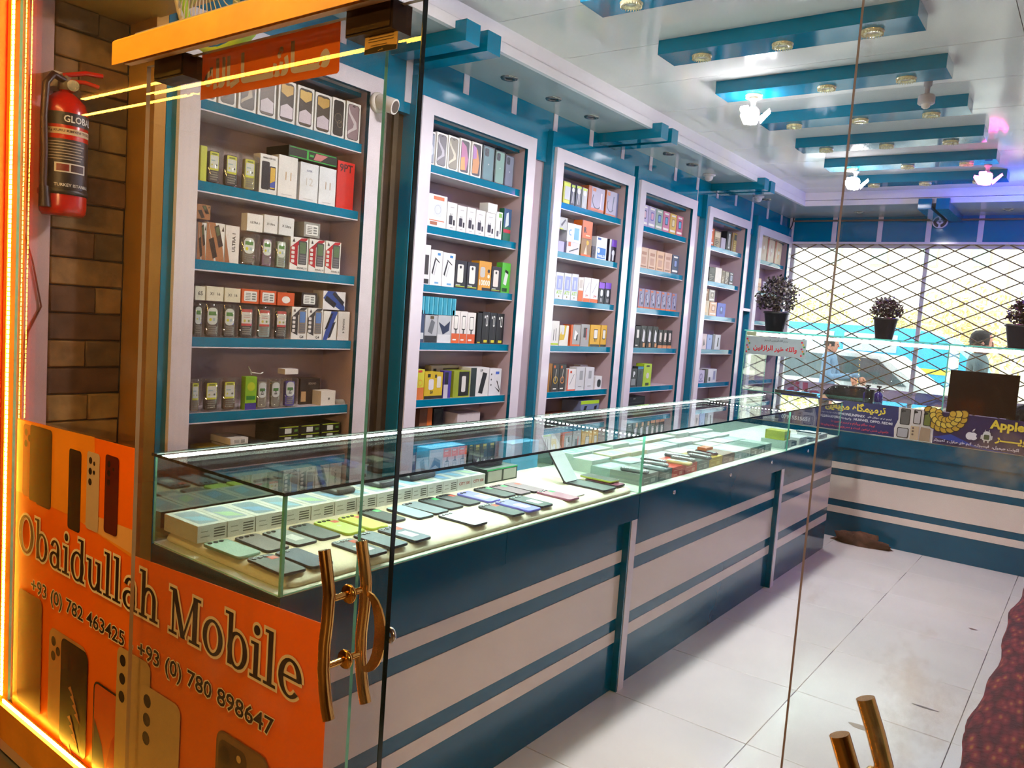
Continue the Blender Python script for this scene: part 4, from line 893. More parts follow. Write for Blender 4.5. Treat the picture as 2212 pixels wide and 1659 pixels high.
row(2, 1, [(4.103, .089, .065, 0, 'b8b2d0', lam(('rect', .75, 0, 1, 1, '2a2450'),), 'lilac accessory box'), (4.198, .152, .075, 0, 'd8d4d6', lam(('rect', .1, .6, .3, .95, 'c86a3a'), ('poly', [(.2, .1), (.9, .5), (.9, .6), (.2, .2)], '4a4a50')), 'pale cable box'), (4.364, .13, .115, 0, '9a7440', lam(('poly', [(.3, .1), (.6, .1), (.5, .7)], 'd8c8a8'), ('ell', .6, .78, .12, 'e0b02a'), ('rect', 0, 0, 1, .12, 'd86a2a')), 'brown and yellow gadget box'),
 (4.502, .045, .078, 0, '45424a', lam(('ring', .5, .5, .35, .1, '22222a'),), 'small grey speaker box'), (4.553, .139, .148, 0, 'e8ecf2', lam(('rect', .12, .04, .92, .52, '2f7ac8'), ('ell', .25, .38, .12, 'e8ecf2'), ('text', 'WIRELESS', .15, .08, .9, .22, 'e8ecf2', .03), ('rect', .1, .86, .4, .95, '3a5a9a')), 'white and blue wireless box'), (4.722, .1, .15, 0, '2a2030', lam(('rect', .3, .68, 1, 1, '7a4ac0'), ('ell', .6, .4, .2, 'e8eaee'), ('rect', .5, .05, .7, .3, 'e8eaee'), ('rect', 0, 0, .25, 1, 'd8d6d2')), 'black and purple earbud box'),
 (4.098, .09, .074, 2.09, 'b9bcb8', lam(('poly', [(.3, .2), (.8, .8), (.7, .9), (.2, .4)], '5a5c5e'), ('rect', 0, 0, .5, .1, 'c8d83a')), 'grey and lime box', ST.copy()), (4.192, .165, .115, 2.026, 'e9ecf0', lam(('rect', .5, .15, .85, .8, '7ab6e0'), ('ring', .25, .5, .12, .04, '6a9ad0', 10, 60, 300)), 'white box with blue square', ST.copy()), (4.362, .128, .115, 2.066, 'd8702a', lam(('rect', 0, 0, .05, 1, '7a3a1a'), ('text', 'R', .2, .3, .45, .65, '2a2018', .05), ('rect', .4, .15, .8, .22, 'f0c8a0')), 'orange gadget box', ST.copy())])
def P_tat(d): d.rect(.12, .35, .88, .88, '9aa4d6'); d.rect(.4, .42, .45, .75, 'eceef2'); d.rect(.55, .42, .6, .75, 'eceef2'); d.text('ATT', .1, .18, .9, .32, '9ac83a', .02); d.ell(.5, .1, .07, '8a7a3a')
row(2, 2, [(4.106, .091, .165, 0, 'dcdfe6', P_tat, 'white and blue cable box'), (4.2, .086, .167, 0, 'd9dce4', P_tat, 'white and blue cable box beside twin'), (4.289, .081, .17, 0, 'd6d9e2', P_tat, 'narrow white and blue cable box'), (4.373, .062, .155, 0, 'e6ddd8', lam(('rect', 0, 0, 1, .45, 'e2662a'), ('rect', .2, .55, .8, .9, 'c8beb8')), 'white and orange slim box'), (4.438, .086, .16, 0, 'e9e6ea', lam(('rect', 0, 0, 1, .15, 'e2662a'), ('poly', [(.2, .4), (.25, .38), (.8, .8), (.75, .83)], 'bdbdc6'), ('text', '27W', .3, .2, .7, .32, 'c8482a', .02)), 'white fast charger box'), (4.527, .1, .16, 0, 'e9e6ea', lam(('rect', 0, 0, 1, .15, 'e2662a'), ('poly', [(.2, .4), (.25, .38), (.8, .8), (.75, .83)], 'bdbdc6'), ('text', '27W', .4, .2, .8, .32, 'c8482a', .02)), 'wide white fast charger box'), (4.632, .077, .142, 0, '1c1a24', P_buds(), 'purple-topped black earbud box'), (4.715, .08, .146, 0, '1c1a24', P_buds('7a46c8'), 'last purple-topped black earbud box')])
row(2, 3, [(4.1, .088, .155, 0, 'e6e4e0', lam(('rect', .3, .2, .36, .65, '2a2a2a'), ('rect', .6, .2, .66, .7, '2a2a2a'), ('rect', 0, .03, 1, .1, 'b8d02a')), 'white touch pen box'), (4.195, .105, .13, 0, 'e8e6da', lam(('poly', [(0, .5), (.5, 1), (.75, 1), (.55, .3), (0, .25)], 'd8b82a'), ('rr', .2, .55, .5, .95, 'd8dade', .2)), 'yellow and white blister'), (4.325, .118, .138, 0, 'd8642a', lam(('rect', .2, .08, 1, 1, 'a9a8a6'), ('poly', [(.35, .35), (.7, .25), (.75, .6), (.45, .75)], 'f0f0ee'), ('poly', [(.55, .28), (.72, .25), (.76, .58), (.6, .5)], '2a2a2e')), 'orange and grey adapter box'), (4.449, .107, .146, 0, 'a5a3a2', lam(('rr', .3, .4, .7, .85, '3a2a2a', .1), ('rect', .6, .3, .7, .8, 'c8443a')), 'grey box with dark device print'), (4.567, .13, .146, 0, 'e0ac22', lam(('rr', .35, .35, .75, .8, '3a3020', .12), ('rr', .38, .38, .72, .77, 'f0ece0', .12), ('rect', .45, .22, .5, .36, '3a3020'), ('rect', .6, .22, .65, .36, '3a3020'), ('rect', 0, 0, 1, .1, '2a2418')), 'yellow wall charger box'), (4.706, .08, .148, 0, 'dca820', lam(('rr', .3, .35, .8, .8, '3a3020', .12), ('rr', .34, .38, .76, .77, 'f0ece0', .12), ('rect', 0, 0, 1, .1, '2a2418')), 'narrow yellow wall charger box')])
row(2, 4, [(4.098, .048, .18, 0, 'a87028', lam(('poly', [(.5, 0), (1, 0), (.6, .9)], '3a3026'),), 'narrow orange-brown pack'), (4.149, .079, .177, 0, '3a3634', P_ring(), 'dark pack with golden cable ring'), (4.23, .076, .175, 0, '3c3836', P_ring('d88a4a'), 'dark pack with orange cable ring'), (4.325, .105, .142, 0, 'ece8e6', lam(('rect', 0, 0, .12, 1, 'd2481e'), ('rect', 0, 0, 1, .06, 'd2481e'), ('poly', [(.3, .3), (.34, .28), (.8, .75), (.76, .78)], '9a9aa0'), ('rect', .3, .82, .5, .92, 'd2481e')), 'red and white earphone box'), (4.432, .106, .153, 0, 'd6d7da', lam(('rr', .4, .45, .8, .85, 'a0a2a6', .1), ('rect', .3, .15, .7, .18, '8a8c90')), 'light grey gadget box'), (4.549, .112, .152, 0, 'd9dade', lam(('rr', .35, .5, .7, .85, 'a4a6aa', .1), ('rect', .3, .15, .7, .18, '8a8c90')), 'wide light grey gadget box'), (4.682, .09, .09, 0, 'e8e8ea', lam(('rr', .3, .15, .85, .75, '23252a', .4),), 'short white box with dark earbud case'), (4.62, .1, .16, 0, 'e2e2e2', lam(('ell', .7, .85, .06, '3a3a3a'), ('ell', .7, .6, .06, '3a3a3a')), 'tall white box standing behind', dict(xo=-.09))])
row(2, 5, [(4.08, .1, .04, 0, 'cfc6a8', P_label(), 'flat cream box', dict(d=.12)), (4.24, .24, .045, 0, '8a4a34', lam(('rect', .05, .2, .6, .8, 'd8c8c0'),), 'long brown box', dict(d=.12)), (4.52, .24, .12, 0, '7a88b0', lam(('rect', 0, .8, 1, 1, 'b8e02a'), ('poly', [(.1, .2), (.2, .2), (.35, .7), (.2, .7)], '24242a'), ('poly', [(.65, .1), (.8, .2), (.9, .7), (.75, .65)], '24242a')), 'blue box with lime top', dict(d=.15))])
cs = ['b8a8d0', 'b0a8c8', '98b0a0', 'd07a9a', 'd8b04a', 'c86a80']
row(3, 0, [(5.13+.118*k, .113, .153, 0, cs[k], P_watch(('2a3a6a', '6a60b0', '2a3a7a', '2a3060', 'a08a60', '3a3a7a')[k], ('d8b0c0', 'd8a0b8', '6a9ad0', '6aa0d0', 'e8d8b0', '5ab0d0')[k]), ('lilac', 'pale violet', 'sage green', 'pink', 'mustard', 'rose red')[k]+' smart watch box') for k in range(6)])
row(3, 1, [(5.12, .045, .15, 0, 'c8a890', None, 'narrow peach box')]+[(5.17+.132*k, .126, .149, 0, ('d8b49a', 'dcb89c', 'e0b48e', 'd8b098')[k], lam(('rr', .25, .2, .75, .55, 'c89880', .1), ('rect', .2, .65, .8, .8, 'b88468'), ('rect', .15, .06, .85, .12, '9a6a50')), ('peach', 'light peach', 'orange peach', 'dull peach')[k]+' speaker box') for k in range(4)]+[(5.70, .12, .147, 0, '2f3a5a', P_watch('1e2440', '7a8ac0'), 'dark blue speaker box')])
row(3, 2, [(5.20+.092*k, .089, .143, 0, '8a86a6', lam(('rect', 0, 0, .07, 1, 'c85a30'), ('rect', .1, .86, .5, .95, 'c86a3a'), ('ring', .45, .6, .28, .06, '3a3a60', 10), ('poly', [(.6, .2), (.7, .2), (.6, .75), (.52, .72)], 'd8dae6'), ('ell', .7, .25, .13, '2c2c50'), ('rect', 0, 0, 1, .08, 'd2622c')), 'violet headset box with orange edge', dict(name='headset_box')) for k in range(7)])
row(3, 3, [(5.13, .066, .16, 0, '1c1c20', P_plug(), 'black plug box'), (5.2, .082, .16, 0, '1e1e22', P_plug(), 'wider black plug box')]+[(5.285+.096*k, .092, .165, 0, '17171a', lam(('poly', [(.3, .3), (.7, .25), (.75, .7), (.45, .85)], 'e6e6ea'), ('rect', .5, .04, .85, .22, 'd8a070')), ('black adapter box', 'glossy black adapter box', 'black adapter box with tan foot')[k]) for k in range(3)]+[(5.575+.082*k, .078, .142, 0, '1a181c', lam(('rr', .3, .35, .75, .85, 'e8dcd4', .3), ('ring', .6, .35, .2, .06, '6a4a44', 12), ('rect', 0, 0, 1, .16, 'd08a5a')), ('small black and tan box', 'second small black and tan box', 'third small black and tan box')[k]) for k in range(3)])
row(3, 4, [(5.14, .04, .131, 0, '26282a', lam(('rect', .2, .1, .6, .8, 'd0d4d6'),), 'narrow black box'), (5.185, .1, .137, 0, '2a2c2e', lam(('text', 'P', .3, .55, .75, .85, 'e8eaec', .08), ('rect', .1, .1, .8, .45, '8a8e90')), 'black and grey box marked P'), (5.29, .09, .152, 0, '3a4246', lam(('text', 'P', .3, .5, .8, .8, '1a1e20', .08), ('rect', 0, .88, 1, 1, '2a8ab0')), 'slate box marked P with blue top'), (5.385, .13, .172, 0, 'b0d22a', lam(('rr', .35, .35, .7, .6, 'd8d4c8', .4), ('rect', .3, .86, .7, .94, '2a3414'), ('rect', .3, .03, .75, .16, '2a3414')), 'bright lime earbud box')])
row(3, 5, [(5.1, .34, .12, 0, '17181a', lam(('rect', .05, .6, .95, .66, '3a3c40'), ('rect', .45, .85, .55, .9, 'b8b8b8')), 'wide black printer-like box', dict(d=.17))])
row(4, 0, [(6.31, .15, .143, 0, 'c85a30', P_watch('e0a040', 'e8d0b0'), 'orange gift box'), (6.47, .13, .133, 0, 'a89878', P_lines('d8ccb0', '4a4438'), 'beige box'), (6.62, .1, .093, 0, 'b8b0c0', None, 'small pale lilac box'), (6.735, .106, .162, 0, '1c1c1e', lam(('rect', .4, .1, .75, .9, 'd6d4d0'), ('poly', [(.5, .2), (.65, .2), (.6, .8), (.52, .8)], '2a2a2a')), 'black and white box'), (6.86, .034, .165, 0, '8a6a4a', None, 'narrow brown box'), (6.9, .07, .167, 0, 'a88a3a', P_lines('2a2a2c', 'c8b86a'), 'black and gold box')])
row(4, 1, [(6.32, .09, .127, 0, '8a3a2a', lam(('rect', .5, 0, .8, 1, 'c8a088'),), 'red-brown box'), (6.425, .127, .12, 0, '22201f', P_lines('3a3634', '8a8680'), 'black box'), (6.558, .14, .128, 0, 'e6e0d0', None, 'plain white box'), (6.705, .07, .114, 0, '8a7a60', P_lines('6a5a44', 'd0c4a8'), 'tan box'), (6.78, .09, .114, 0, '6a5a4a', P_lines('b0a48c', 'e0d8c4', 5), 'brown box with white lines'), (6.878, .093, .113, 0, '3a3a44', P_watch('d0d4de', '8a90a8'), 'dark grey box with pale panel')])
row(4, 2, [(6.335, .155, .126, 0, 'c8bca0', lam(('poly', [(.2, .2), (.5, .9), (.8, .2)], 'e0c8a0'),), 'sand box'), (6.5, .158, .12, 0, 'd8b090', P_watch('9a6a5a', 'e8d0c0'), 'peach box'), (6.67, .19, .12, 0, '4a58c0', lam(('rr', .3, .2, .7, .75, '2a3490', .2), ('ell', .5, .55, .1, '8aa8e8')), 'royal blue box'),
 (6.36, .1, .1, 1.784, '8a5a34', lam(('ell', .6, .7, .12, 'd0c0a0'),), 'brown box', ST.copy()), (6.47, .125, .098, 1.784, 'a8a498', P_watch('4a4640', 'c8c0b0'), 'grey box with window', ST.copy())])
row(4, 3, [(6.315, .19, .133, 0, 'd0c0c8', lam(('poly', [(.6, .2), (.85, .3), (.7, .7)], '6a6470'),), 'pale pink box'), (6.515, .112, .128, 0, '8aa0d8', lam(('ell', .5, .7, .08, '3a4a80'),), 'light blue box'), (6.635, .05, .137, 0, '6a6874', None, 'narrow grey box'), (6.69, .123, .132, 0, 'd8d6e0', lam(('poly', [(.4, .2), (.6, .2), (.7, .8), (.5, .8)], '2a2a34'),), 'white box with dark phone print')])
row(4, 4, [(6.305, .075, .115, 0, 'd6d0da', lam(('ell', .6, .5, .15, '3a3640'),), 'small white box with dark mark'), (6.385, .147, .112, 0, 'b8b0d0', lam(('ring', .5, .5, .2, .05, '4a4a7a', 10), ('rect', .2, .1, .8, .2, '6a6aa0')), 'lilac box with blue print'), (6.54, .06, .118, 0, '3a3a34', None, 'narrow dark box'), (6.605, .19, .12, 0, 'd4d2de', lam(('rr', .1, .1, .3, .4, '3a3a44', .2), ('rect', .6, .2, .85, .85, '8a8ab8')), 'wide white box with violet print')])
row(5, 0, [(7.56+.215*k, .2, .225, 0, ('c8b49a', 'd0bca4', 'd0b48e')[k], lam(('rect', 0, 0, .16, 1, 'b02028'), ('poly', [(.4, .3), (.6, .25), (.75, .6), (.5, .8)], ('c8a088', 'c89a90', 'd8904a')[k]), ('ell', .6, .55, .1, 'e0d8cc')), ('red-edged cream gift bag', 'red-edged floral gift bag', 'red-edged orange gift bag')[k], dict(d=.09, name='gift_bag', cat='bag', tilt=-.03*k)) for k in range(3)])
row(5, 1, [(7.5, .2, .12, 0, 'd89a6a', P_lines('e8c8a0', '8a5a3a'), 'orange carton'), (7.75, .15, .1, 0, 'b8a8d0', None, 'lilac carton')])
row(5, 3, [(7.5, .25, .12, 0, 'b9b4d8', P_lines('d8d4ea', '6a68a0'), 'lilac blister pack')])
row(5, 4, [(7.52, .25, .1, 0, 'd0b8a8', P_lines('e8d8c8', 'a06a5a'), 'loose pinkish gift wrap pack')])
# ---------------------------------------------------------------- phones lying in the first case
KF = 1.0405; ZF = 0.8718
def phone(x, y, col, look, tagc=None, lens=3, label_card=False, z=ZF, L=0.156, Wd=0.073, rotz=0.0, body=None, logo=None, name='smartphone', grp='phones laid out on the cream pad', tiltx=0.0, tilty=0.0):
    e = empty(name, (x, y, z), (tiltx, tilty, rotz)); tag(e, look, 'phone', grp)
    m = MB(); pillow(m, rrect(L, Wd, 0.011, 4), [(0.0015, 0), (0, 0.0018), (0, 0.0062), (0.0015, 0.008)], card(body or '2a2c2e', .3), top=mat('phone_glass_'+col, HX(col), 0.38, var=0.05, spec=0.25)); m.build('body', e)
    if lens:
        r = MB()
        for k in range(lens): r.cyl((-L/2+0.016, -Wd/2+0.014+0.017*k, 0.008), (-L/2+0.016, -Wd/2+0.014+0.017*k, 0.0098), 0.0062, card('101214', .2), 12)
        q = r.build('camera_lens', e); q['kind'] = 'stuff'
    t = Draw((-L/2, -Wd/2, 0.008), (1, 0, 0), (0, 1, 0), L, Wd, .0003)
    if tagc: t.rect(.14, .62, .30, .92, tagc)
    if label_card: t.rr(.42, .3, .78, .75, 'e8ecea', .1)
    if logo: t.ell(.5, .5, .05, logo)
    if t.mb.f: t.build('price_sticker', e)
    return e
OT, GT = 'e8562e', '3ad06a'
rowA = [(-1.697, 1.158, 'a9cdbb', 'mint green phone lying first in the inner row near the entrance', None, 3, False, None), (-1.692, 1.243, '7d7672', 'brownish grey phone, second in the inner row on the pad', None, 3, False, None),
 (-1.687, 1.326, '8f9a96', 'grey phone with white label, third in the inner row', None, 2, True, None), (-1.69, 1.412, '55605f', 'dark grey phone beside the lime phones on the pad', None, 3, False, None),
 (-1.685, 1.496, 'c6e06a', 'lime phone with orange tag and pale spot, nearer of two', OT, 3, False, 'e8f0c0'), (-1.681, 1.582, 'd2e45c', 'lime phone with orange tag, farther of two', OT, 3, False, None),
 (-1.701, 1.676, '3c4644', 'black phone with green tag behind the lime phones', GT, 3, False, None), (-1.678, 1.775, '9cc6c4', 'pale aqua phone in the inner row on the pad', None, 0, False, None),
 (-1.685, 1.851, '79888f', 'slate phone with dark camera strip in the inner row', None, 2, False, None), (-1.697, 1.938, '2f3836', 'black phone with green tag in the middle of inner row', GT, 3, False, None),
 (-1.695, 2.024, '343c3c', 'black phone with orange tag before the purple phone', OT, 3, False, None), (-1.68, 2.116, '8f92dc', 'lavender phone in the inner row on the pad', None, 2, True, None),
 (-1.692, 2.22, '2b332f', 'black-green phone with green tag past the lavender one', GT, 3, False, None), (-1.682, 2.298, '8a6a74', 'maroon phone with green tag in the inner row', GT, 3, False, None), (-1.675, 2.375, '9a8288', 'dusty maroon phone with orange tag, last of inner row', OT, 0, False, None)]
rowB = [(-1.527, 1.166, '4a5450', 'dark grey phone with orange tag at the near corner of pad', OT, 3, False, None), (-1.525, 1.246, '3c4a60', 'navy phone with pale end label in the outer row', None, 2, False, None),
 (-1.504, 1.408, '66747c', 'grey phone with orange tag and white label, outer row', OT, 3, True, None), (-1.52, 1.499, '6a7c86', 'blue grey phone with dark camera strip, outer row', None, 3, False, None),
 (-1.52, 1.59, '6d7a86', 'slate phone with white printed mark, outer row', OT, 3, True, None), (-1.521, 1.845, 'd9e0e4', 'pearl white phone alone in the outer row', None, 3, False, None),
 (-1.519, 2.037, '4d5a58', 'grey green phone with orange tag, outer row', OT, 3, False, None), (-1.519, 2.128, '8486de', 'purple phone with white label, outer row', None, 2, True, None),
 (-1.527, 2.213, '54655f', 'dark green phone with white label, outer row', None, 3, True, None), (-1.525, 2.379, 'b48a98', 'pink phone with green tag, last of outer row', GT, 3, False, None)]
for i, (x, y, c, lk, tg, ln, lc, lg) in enumerate(rowA+rowB): phone(x*KF, y*KF-.004, c, lk, tg, ln, lc, logo=lg, body={'8f92dc': '7a7ad8', '8486de': '7272d8', 'c6e06a': 'b8d24a', 'd2e45c': 'c6d84a', 'a9cdbb': '8fb8a4', 'b48a98': 'a0607a'}.get(c), rotz=random.uniform(-.04, .04))
# white phone boxes in a row behind, labelled ends to the aisle
ys = [1.118, 1.205, 1.292, 1.385, 1.48, 1.568, 1.655, 1.74, 1.82, 1.9, 1.975, 2.055, 2.13, 2.21, 2.29]
for i, (a, b) in enumerate(zip(ys[:-1], ys[1:])):
    y0 = a*KF+.003; w_ = (b-a)*KF-.003; city = i >= 12
    e = MB().box(0, 0, 0, .165, w_, .046, card('eceee6')).build('phone_box'); e.location = (-2.035, y0, ZF)
    t = Draw((0, 0, .046), (1, 0, 0), (0, 1, 0), .165, w_)
    t.rr(.1, .16, .9, .86, ('9fb4bd', 'a9b8c8', '8fa6b0')[i % 3], .1); t.poly([(.35, .2), (.7, .3), (.85, .8), (.5, .7)], ('9ad0e8', 'b8e0b0', '88b8e0')[i % 3]); t.build('lid_print', e)
    t = Draw((.165, 0, 0), (0, 1, 0), (0, 0, 1), w_, .046)
    if city: t.text('CITY 100', .12, .3, .88, .75, 'b0402e', .02)
    else:
        for r in range(4): t.rect(.55, .2+.16*r, .93, .28+.16*r, '55584e')
        t.rect(.1, .3, .4, .36, 'a8aa9c'); t.rect(.1, .6, .35, .66, 'a8aa9c'); t.rect(.985, .05, 1, .95, '9a9c8e')
    t.build('end_print', e)
    tag(e, ('white phone box reading CITY 100, %s from the entrance in the case' if city else 'flat white phone box with label lines, %s from the entrance in the case') % ORD[i], 'box', 'flat phone boxes in the first case')
for nm, y, c, dim, lk in (('wallet_case', 1.606, '4a463e', (.1, .085, .016), 'brown leather-like phone wallet lying on the white boxes'), ('wallet_case', 1.778, '3a3d42', (.11, .085, .018), 'black phone case with raised camera on the white boxes'), ('power_bank', 1.961, '23282b', (.075, .15, .02), 'chunky black power bank on the white boxes')):
    m = MB(); pillow(m, rrect(dim[0], dim[1], .012, 4), [(0.002, 0), (0, .004), (0, dim[2]-.005), (.005, dim[2])], card(c, .3)); o = m.build(nm, loc=(-1.97, y*KF*1.02+.02, ZF+.047), rot=(0, 0, .1)); tag(o, lk, 'phone case')
m = MB().box(0, 0, 0, .15, .2, .055, card('1e3a2e'))
o = m.build('adapter_box'); o.location = (-2.03, 2.405, ZF); tag(o, 'dark green box pair with barcode labels beyond the CITY boxes', 'box')
t = Draw((.15, 0, 0), (0, 1, 0), (0, 0, 1), .2, .055); t.rect(.04, .1, .48, .85, 'cfd0c4'); t.rect(.54, .1, .96, .85, 'd8dcd0'); t.rect(.0, .9, 1, 1, '3ad07a'); t.build('end_print', o)
m = MB(); pillow(m, rrect(.06, .15, .02, 5), [(.003, 0), (0, .006), (0, .018), (.008, .026)], card('181c1e', .25)); o = m.build('black_gadget', loc=(-1.955, 2.50, ZF+.056)); tag(o, 'black handheld gadget on the dark green boxes', 'gadget')
for i, (yy, xx, ww, hh, c, lk) in enumerate(((2.28, -1.99, .2, .10, '3f9ac8', 'large sky blue carton at the back of the first case'), (2.68, -2.0, .2, .12, '5ab0da', 'taller sky blue carton near the end of the first case'))):
    o = MB().box(-.07, 0, 0, 0, ww, hh, card(c)).build('blue_carton'); o.location = (xx+.03 if i else -1.97, yy if i else 2.17, ZF if i else ZF+.0465); tag(o, lk, 'box')
phone(-1.61, 2.735, '5a6664', 'dark tablet lying flat at the end of the pad', None, 0, L=.2, Wd=.1, name='tablet')
phone(-1.745, 2.70, 'b8c4c4', 'open tablet leaning upright on the lying one', None, 0, L=.22, Wd=.1, name='tablet', tilty=math.radians(52), z=ZF+.095, body='20262a')
phone(-1.60, 2.845, '8a4a62', 'maroon phone with green tag under another at pad end', GT, 3)
phone(-1.63, 2.85, '33362c', 'black phone with lime case stacked on the maroon phone', None, 0, z=ZF+.011, body='a8b84a')
o = MB().box(0, 0, 0, .11, .06, .004, card('e4ebe2')).build('paper_card'); o.location = (-1.645, 2.52, ZF); tag(o, 'blank white card lying near the pad edge', 'card')
# ---------------------------------------------------------------- second case: flat accessory boxes and handsets
ZD = ZB+.0065
cy2 = [3.06, 3.22, 3.36, 3.50, 3.64, 3.79, 3.96, 4.13, 4.25, 4.37, 4.49, 4.61, 4.72]
c2 = [('8d9690', 'c9cfc8'), ('5e6a64', '9aa49c'), ('c8402c', 'e8a08a'), ('cc4630', 'e8a894'), ('5f7a74', 'a8bab2'), ('c0a62e', 'e0d070'), ('9a7a6a', 'c8b0a0'), ('cfe0d8', 'ffffff'), ('c4d8d0', '9aa8a0'), ('5a7a6c', 'e0e8e0'), ('4e7264', 'dce6de'), ('b4ccc2', '8a9a92')]
nm2 = ['silver grey', 'smoke grey', 'red', 'bright red', 'grey green', 'yellow', 'brown', 'pale mint', 'milky', 'dark green', 'deep green', 'light green']
for i, (a, b) in enumerate(zip(cy2[:-1], cy2[1:])):
    o = MB().box(0, 0, 0, .16, b-a-.004, .048, card(c2[i][0])).build('flat_phone_box'); o.location = (-1.70, a, ZD); 
    t = Draw((.16, 0, 0), (0, 1, 0), (0, 0, 1), b-a-.004, .048)
    t.rect(.1, .62, .8, .70, c2[i][1]); t.rect(.55, .15, .8, .5, c2[i][1]); t.rect(.12, .2, .4, .3, c2[i][1]); t.build('end_print', o)
    tag(o, '%s flat box with barcode end facing the aisle in the middle counter' % nm2[i], 'box', 'flat boxes along the middle case front')
k = 0
for j in range(3):
    for i in range(9):
        a = 3.08+.185*i+.02*j; c = random.choice(['d8e6de', 'c8dcd4', 'e0e8de', 'b8ccc8', 'dfe4e0', '9ab4b0', 'd8d0b0'])
        o = MB().box(0, 0, 0, .105, .17, .04+.014*j+random.uniform(0, .012), card(c)).build('flat_accessory_box'); o.location = (-1.812-.112*j if j < 2 else -2.04, a, ZD)
        zt = max(v.co.z for v in o.data.vertices)
        t = Draw((0, 0, zt), (1, 0, 0), (0, 1, 0), .105, .17); t.rr(.15, .12, .85, .88, ('b9ccd0', 'cfdcd8', 'a9c0bc')[(i+j) % 3], .1); t.rect(.3, .3, .7, .38, 'f0f4f0'); t.build('lid_print', o)
        tag(o, 'pale flat accessory box in the middle counter, %s row behind the front, %s along' % (ORD[j], ORD[i]), 'box', 'pale flat boxes inside the middle case')
hs = [(-1.62, 3.84, '30383a'), (-1.66, 3.66, '262c34'), (-1.60, 3.60, '59625f'), (-1.58, 3.75, '3f4a4c'), (-1.615, 3.92, '6a4444'), (-1.57, 3.49, 'c2b070'), (-1.62, 3.34, '525e60'), (-1.575, 3.24, '7d8a8c'), (-1.60, 3.10, '5b686a'), (-1.67, 3.42, '2d3438')]
hn = ['black handset under an orange tag', 'navy black handset', 'grey flip handset', 'slate handset beside the black ones', 'maroon handset over brown box', 'gold handset on the red box', 'steel grey handset', 'light grey handset', 'blue grey handset nearest the divider', 'black handset behind the gold one']
for (x, y, c), lk in zip(hs, hn):
    m = MB(); pillow(m, rrect(.125, .05, .014, 4), [(.003, 0), (0, .004), (0, .010), (.005, .0145)], card(c, .25))
    o = m.build('handset', loc=(x, y, ZD+.0485), rot=(0, 0, random.uniform(-.35, .35))); tag(o, lk+' in the middle counter', 'phone', 'handsets on the boxes in the middle case')
    t = Draw((-.02, -.018, .0146), (1, 0, 0), (0, 1, 0), .06, .036); t.rr(0, 0, 1, 1, '9fb0b0', .1); t.build('screen', o)
o = MB().box(0, 0, 0, .05, .09, .014, card('c8703a')).build('orange_tag_box'); o.location = (-1.66, 3.90, ZD+.065); tag(o, 'small orange box lying on a black handset', 'box')
# third case
for x, y, z, dx, dy, dz, c, lk in ((-1.66, 4.87, 0, .15, .13, .05, 'dfe8e2', 'white box under the yellow box in the last counter'), (-1.64, 4.88, .051, .12, .11, .055, 'd8cf3a', 'yellow box stacked on a white box in the last counter'), (-1.52-.12, 5.02, 0, .12, .12, .03, '25344a', 'navy flat box in the last counter'),
                                  (-1.64, 5.16, 0, .13, .16, .045, 'dfe6e4', 'white carton in the middle of last counter'), (-1.66, 5.36, 0, .15, .2, .02, 'c9d4d6', 'flat silver gadget tray in the last counter'), (-1.66, 5.60, 0, .15, .2, .03, 'd8dcdc', 'pale box at the far end of last counter')):
    o = MB().box(0, 0, 0, dx, dy, dz, card(c)).build('accessory_box'); o.location = (x, y, ZD+z+.0003); tag(o, lk, 'box', 'boxes in the last case')
    t = Draw((dx, 0, 0), (0, 1, 0), (0, 0, 1), dy, dz); t.rect(.15, .25, .6, .6, 'aab4b4'); t.build('end_print', o)
for i, (x, y, c) in enumerate(((-1.58, 5.42, '3a4448'), (-1.6, 5.66, 'e0e4e6'))): phone(x, y, c, ('black phone on the silver tray in the last counter', 'white phone on the pale box in the last counter')[i], None, 3, z=ZD+(.0205, .0305)[i]+.0003, grp='phones in the last case')
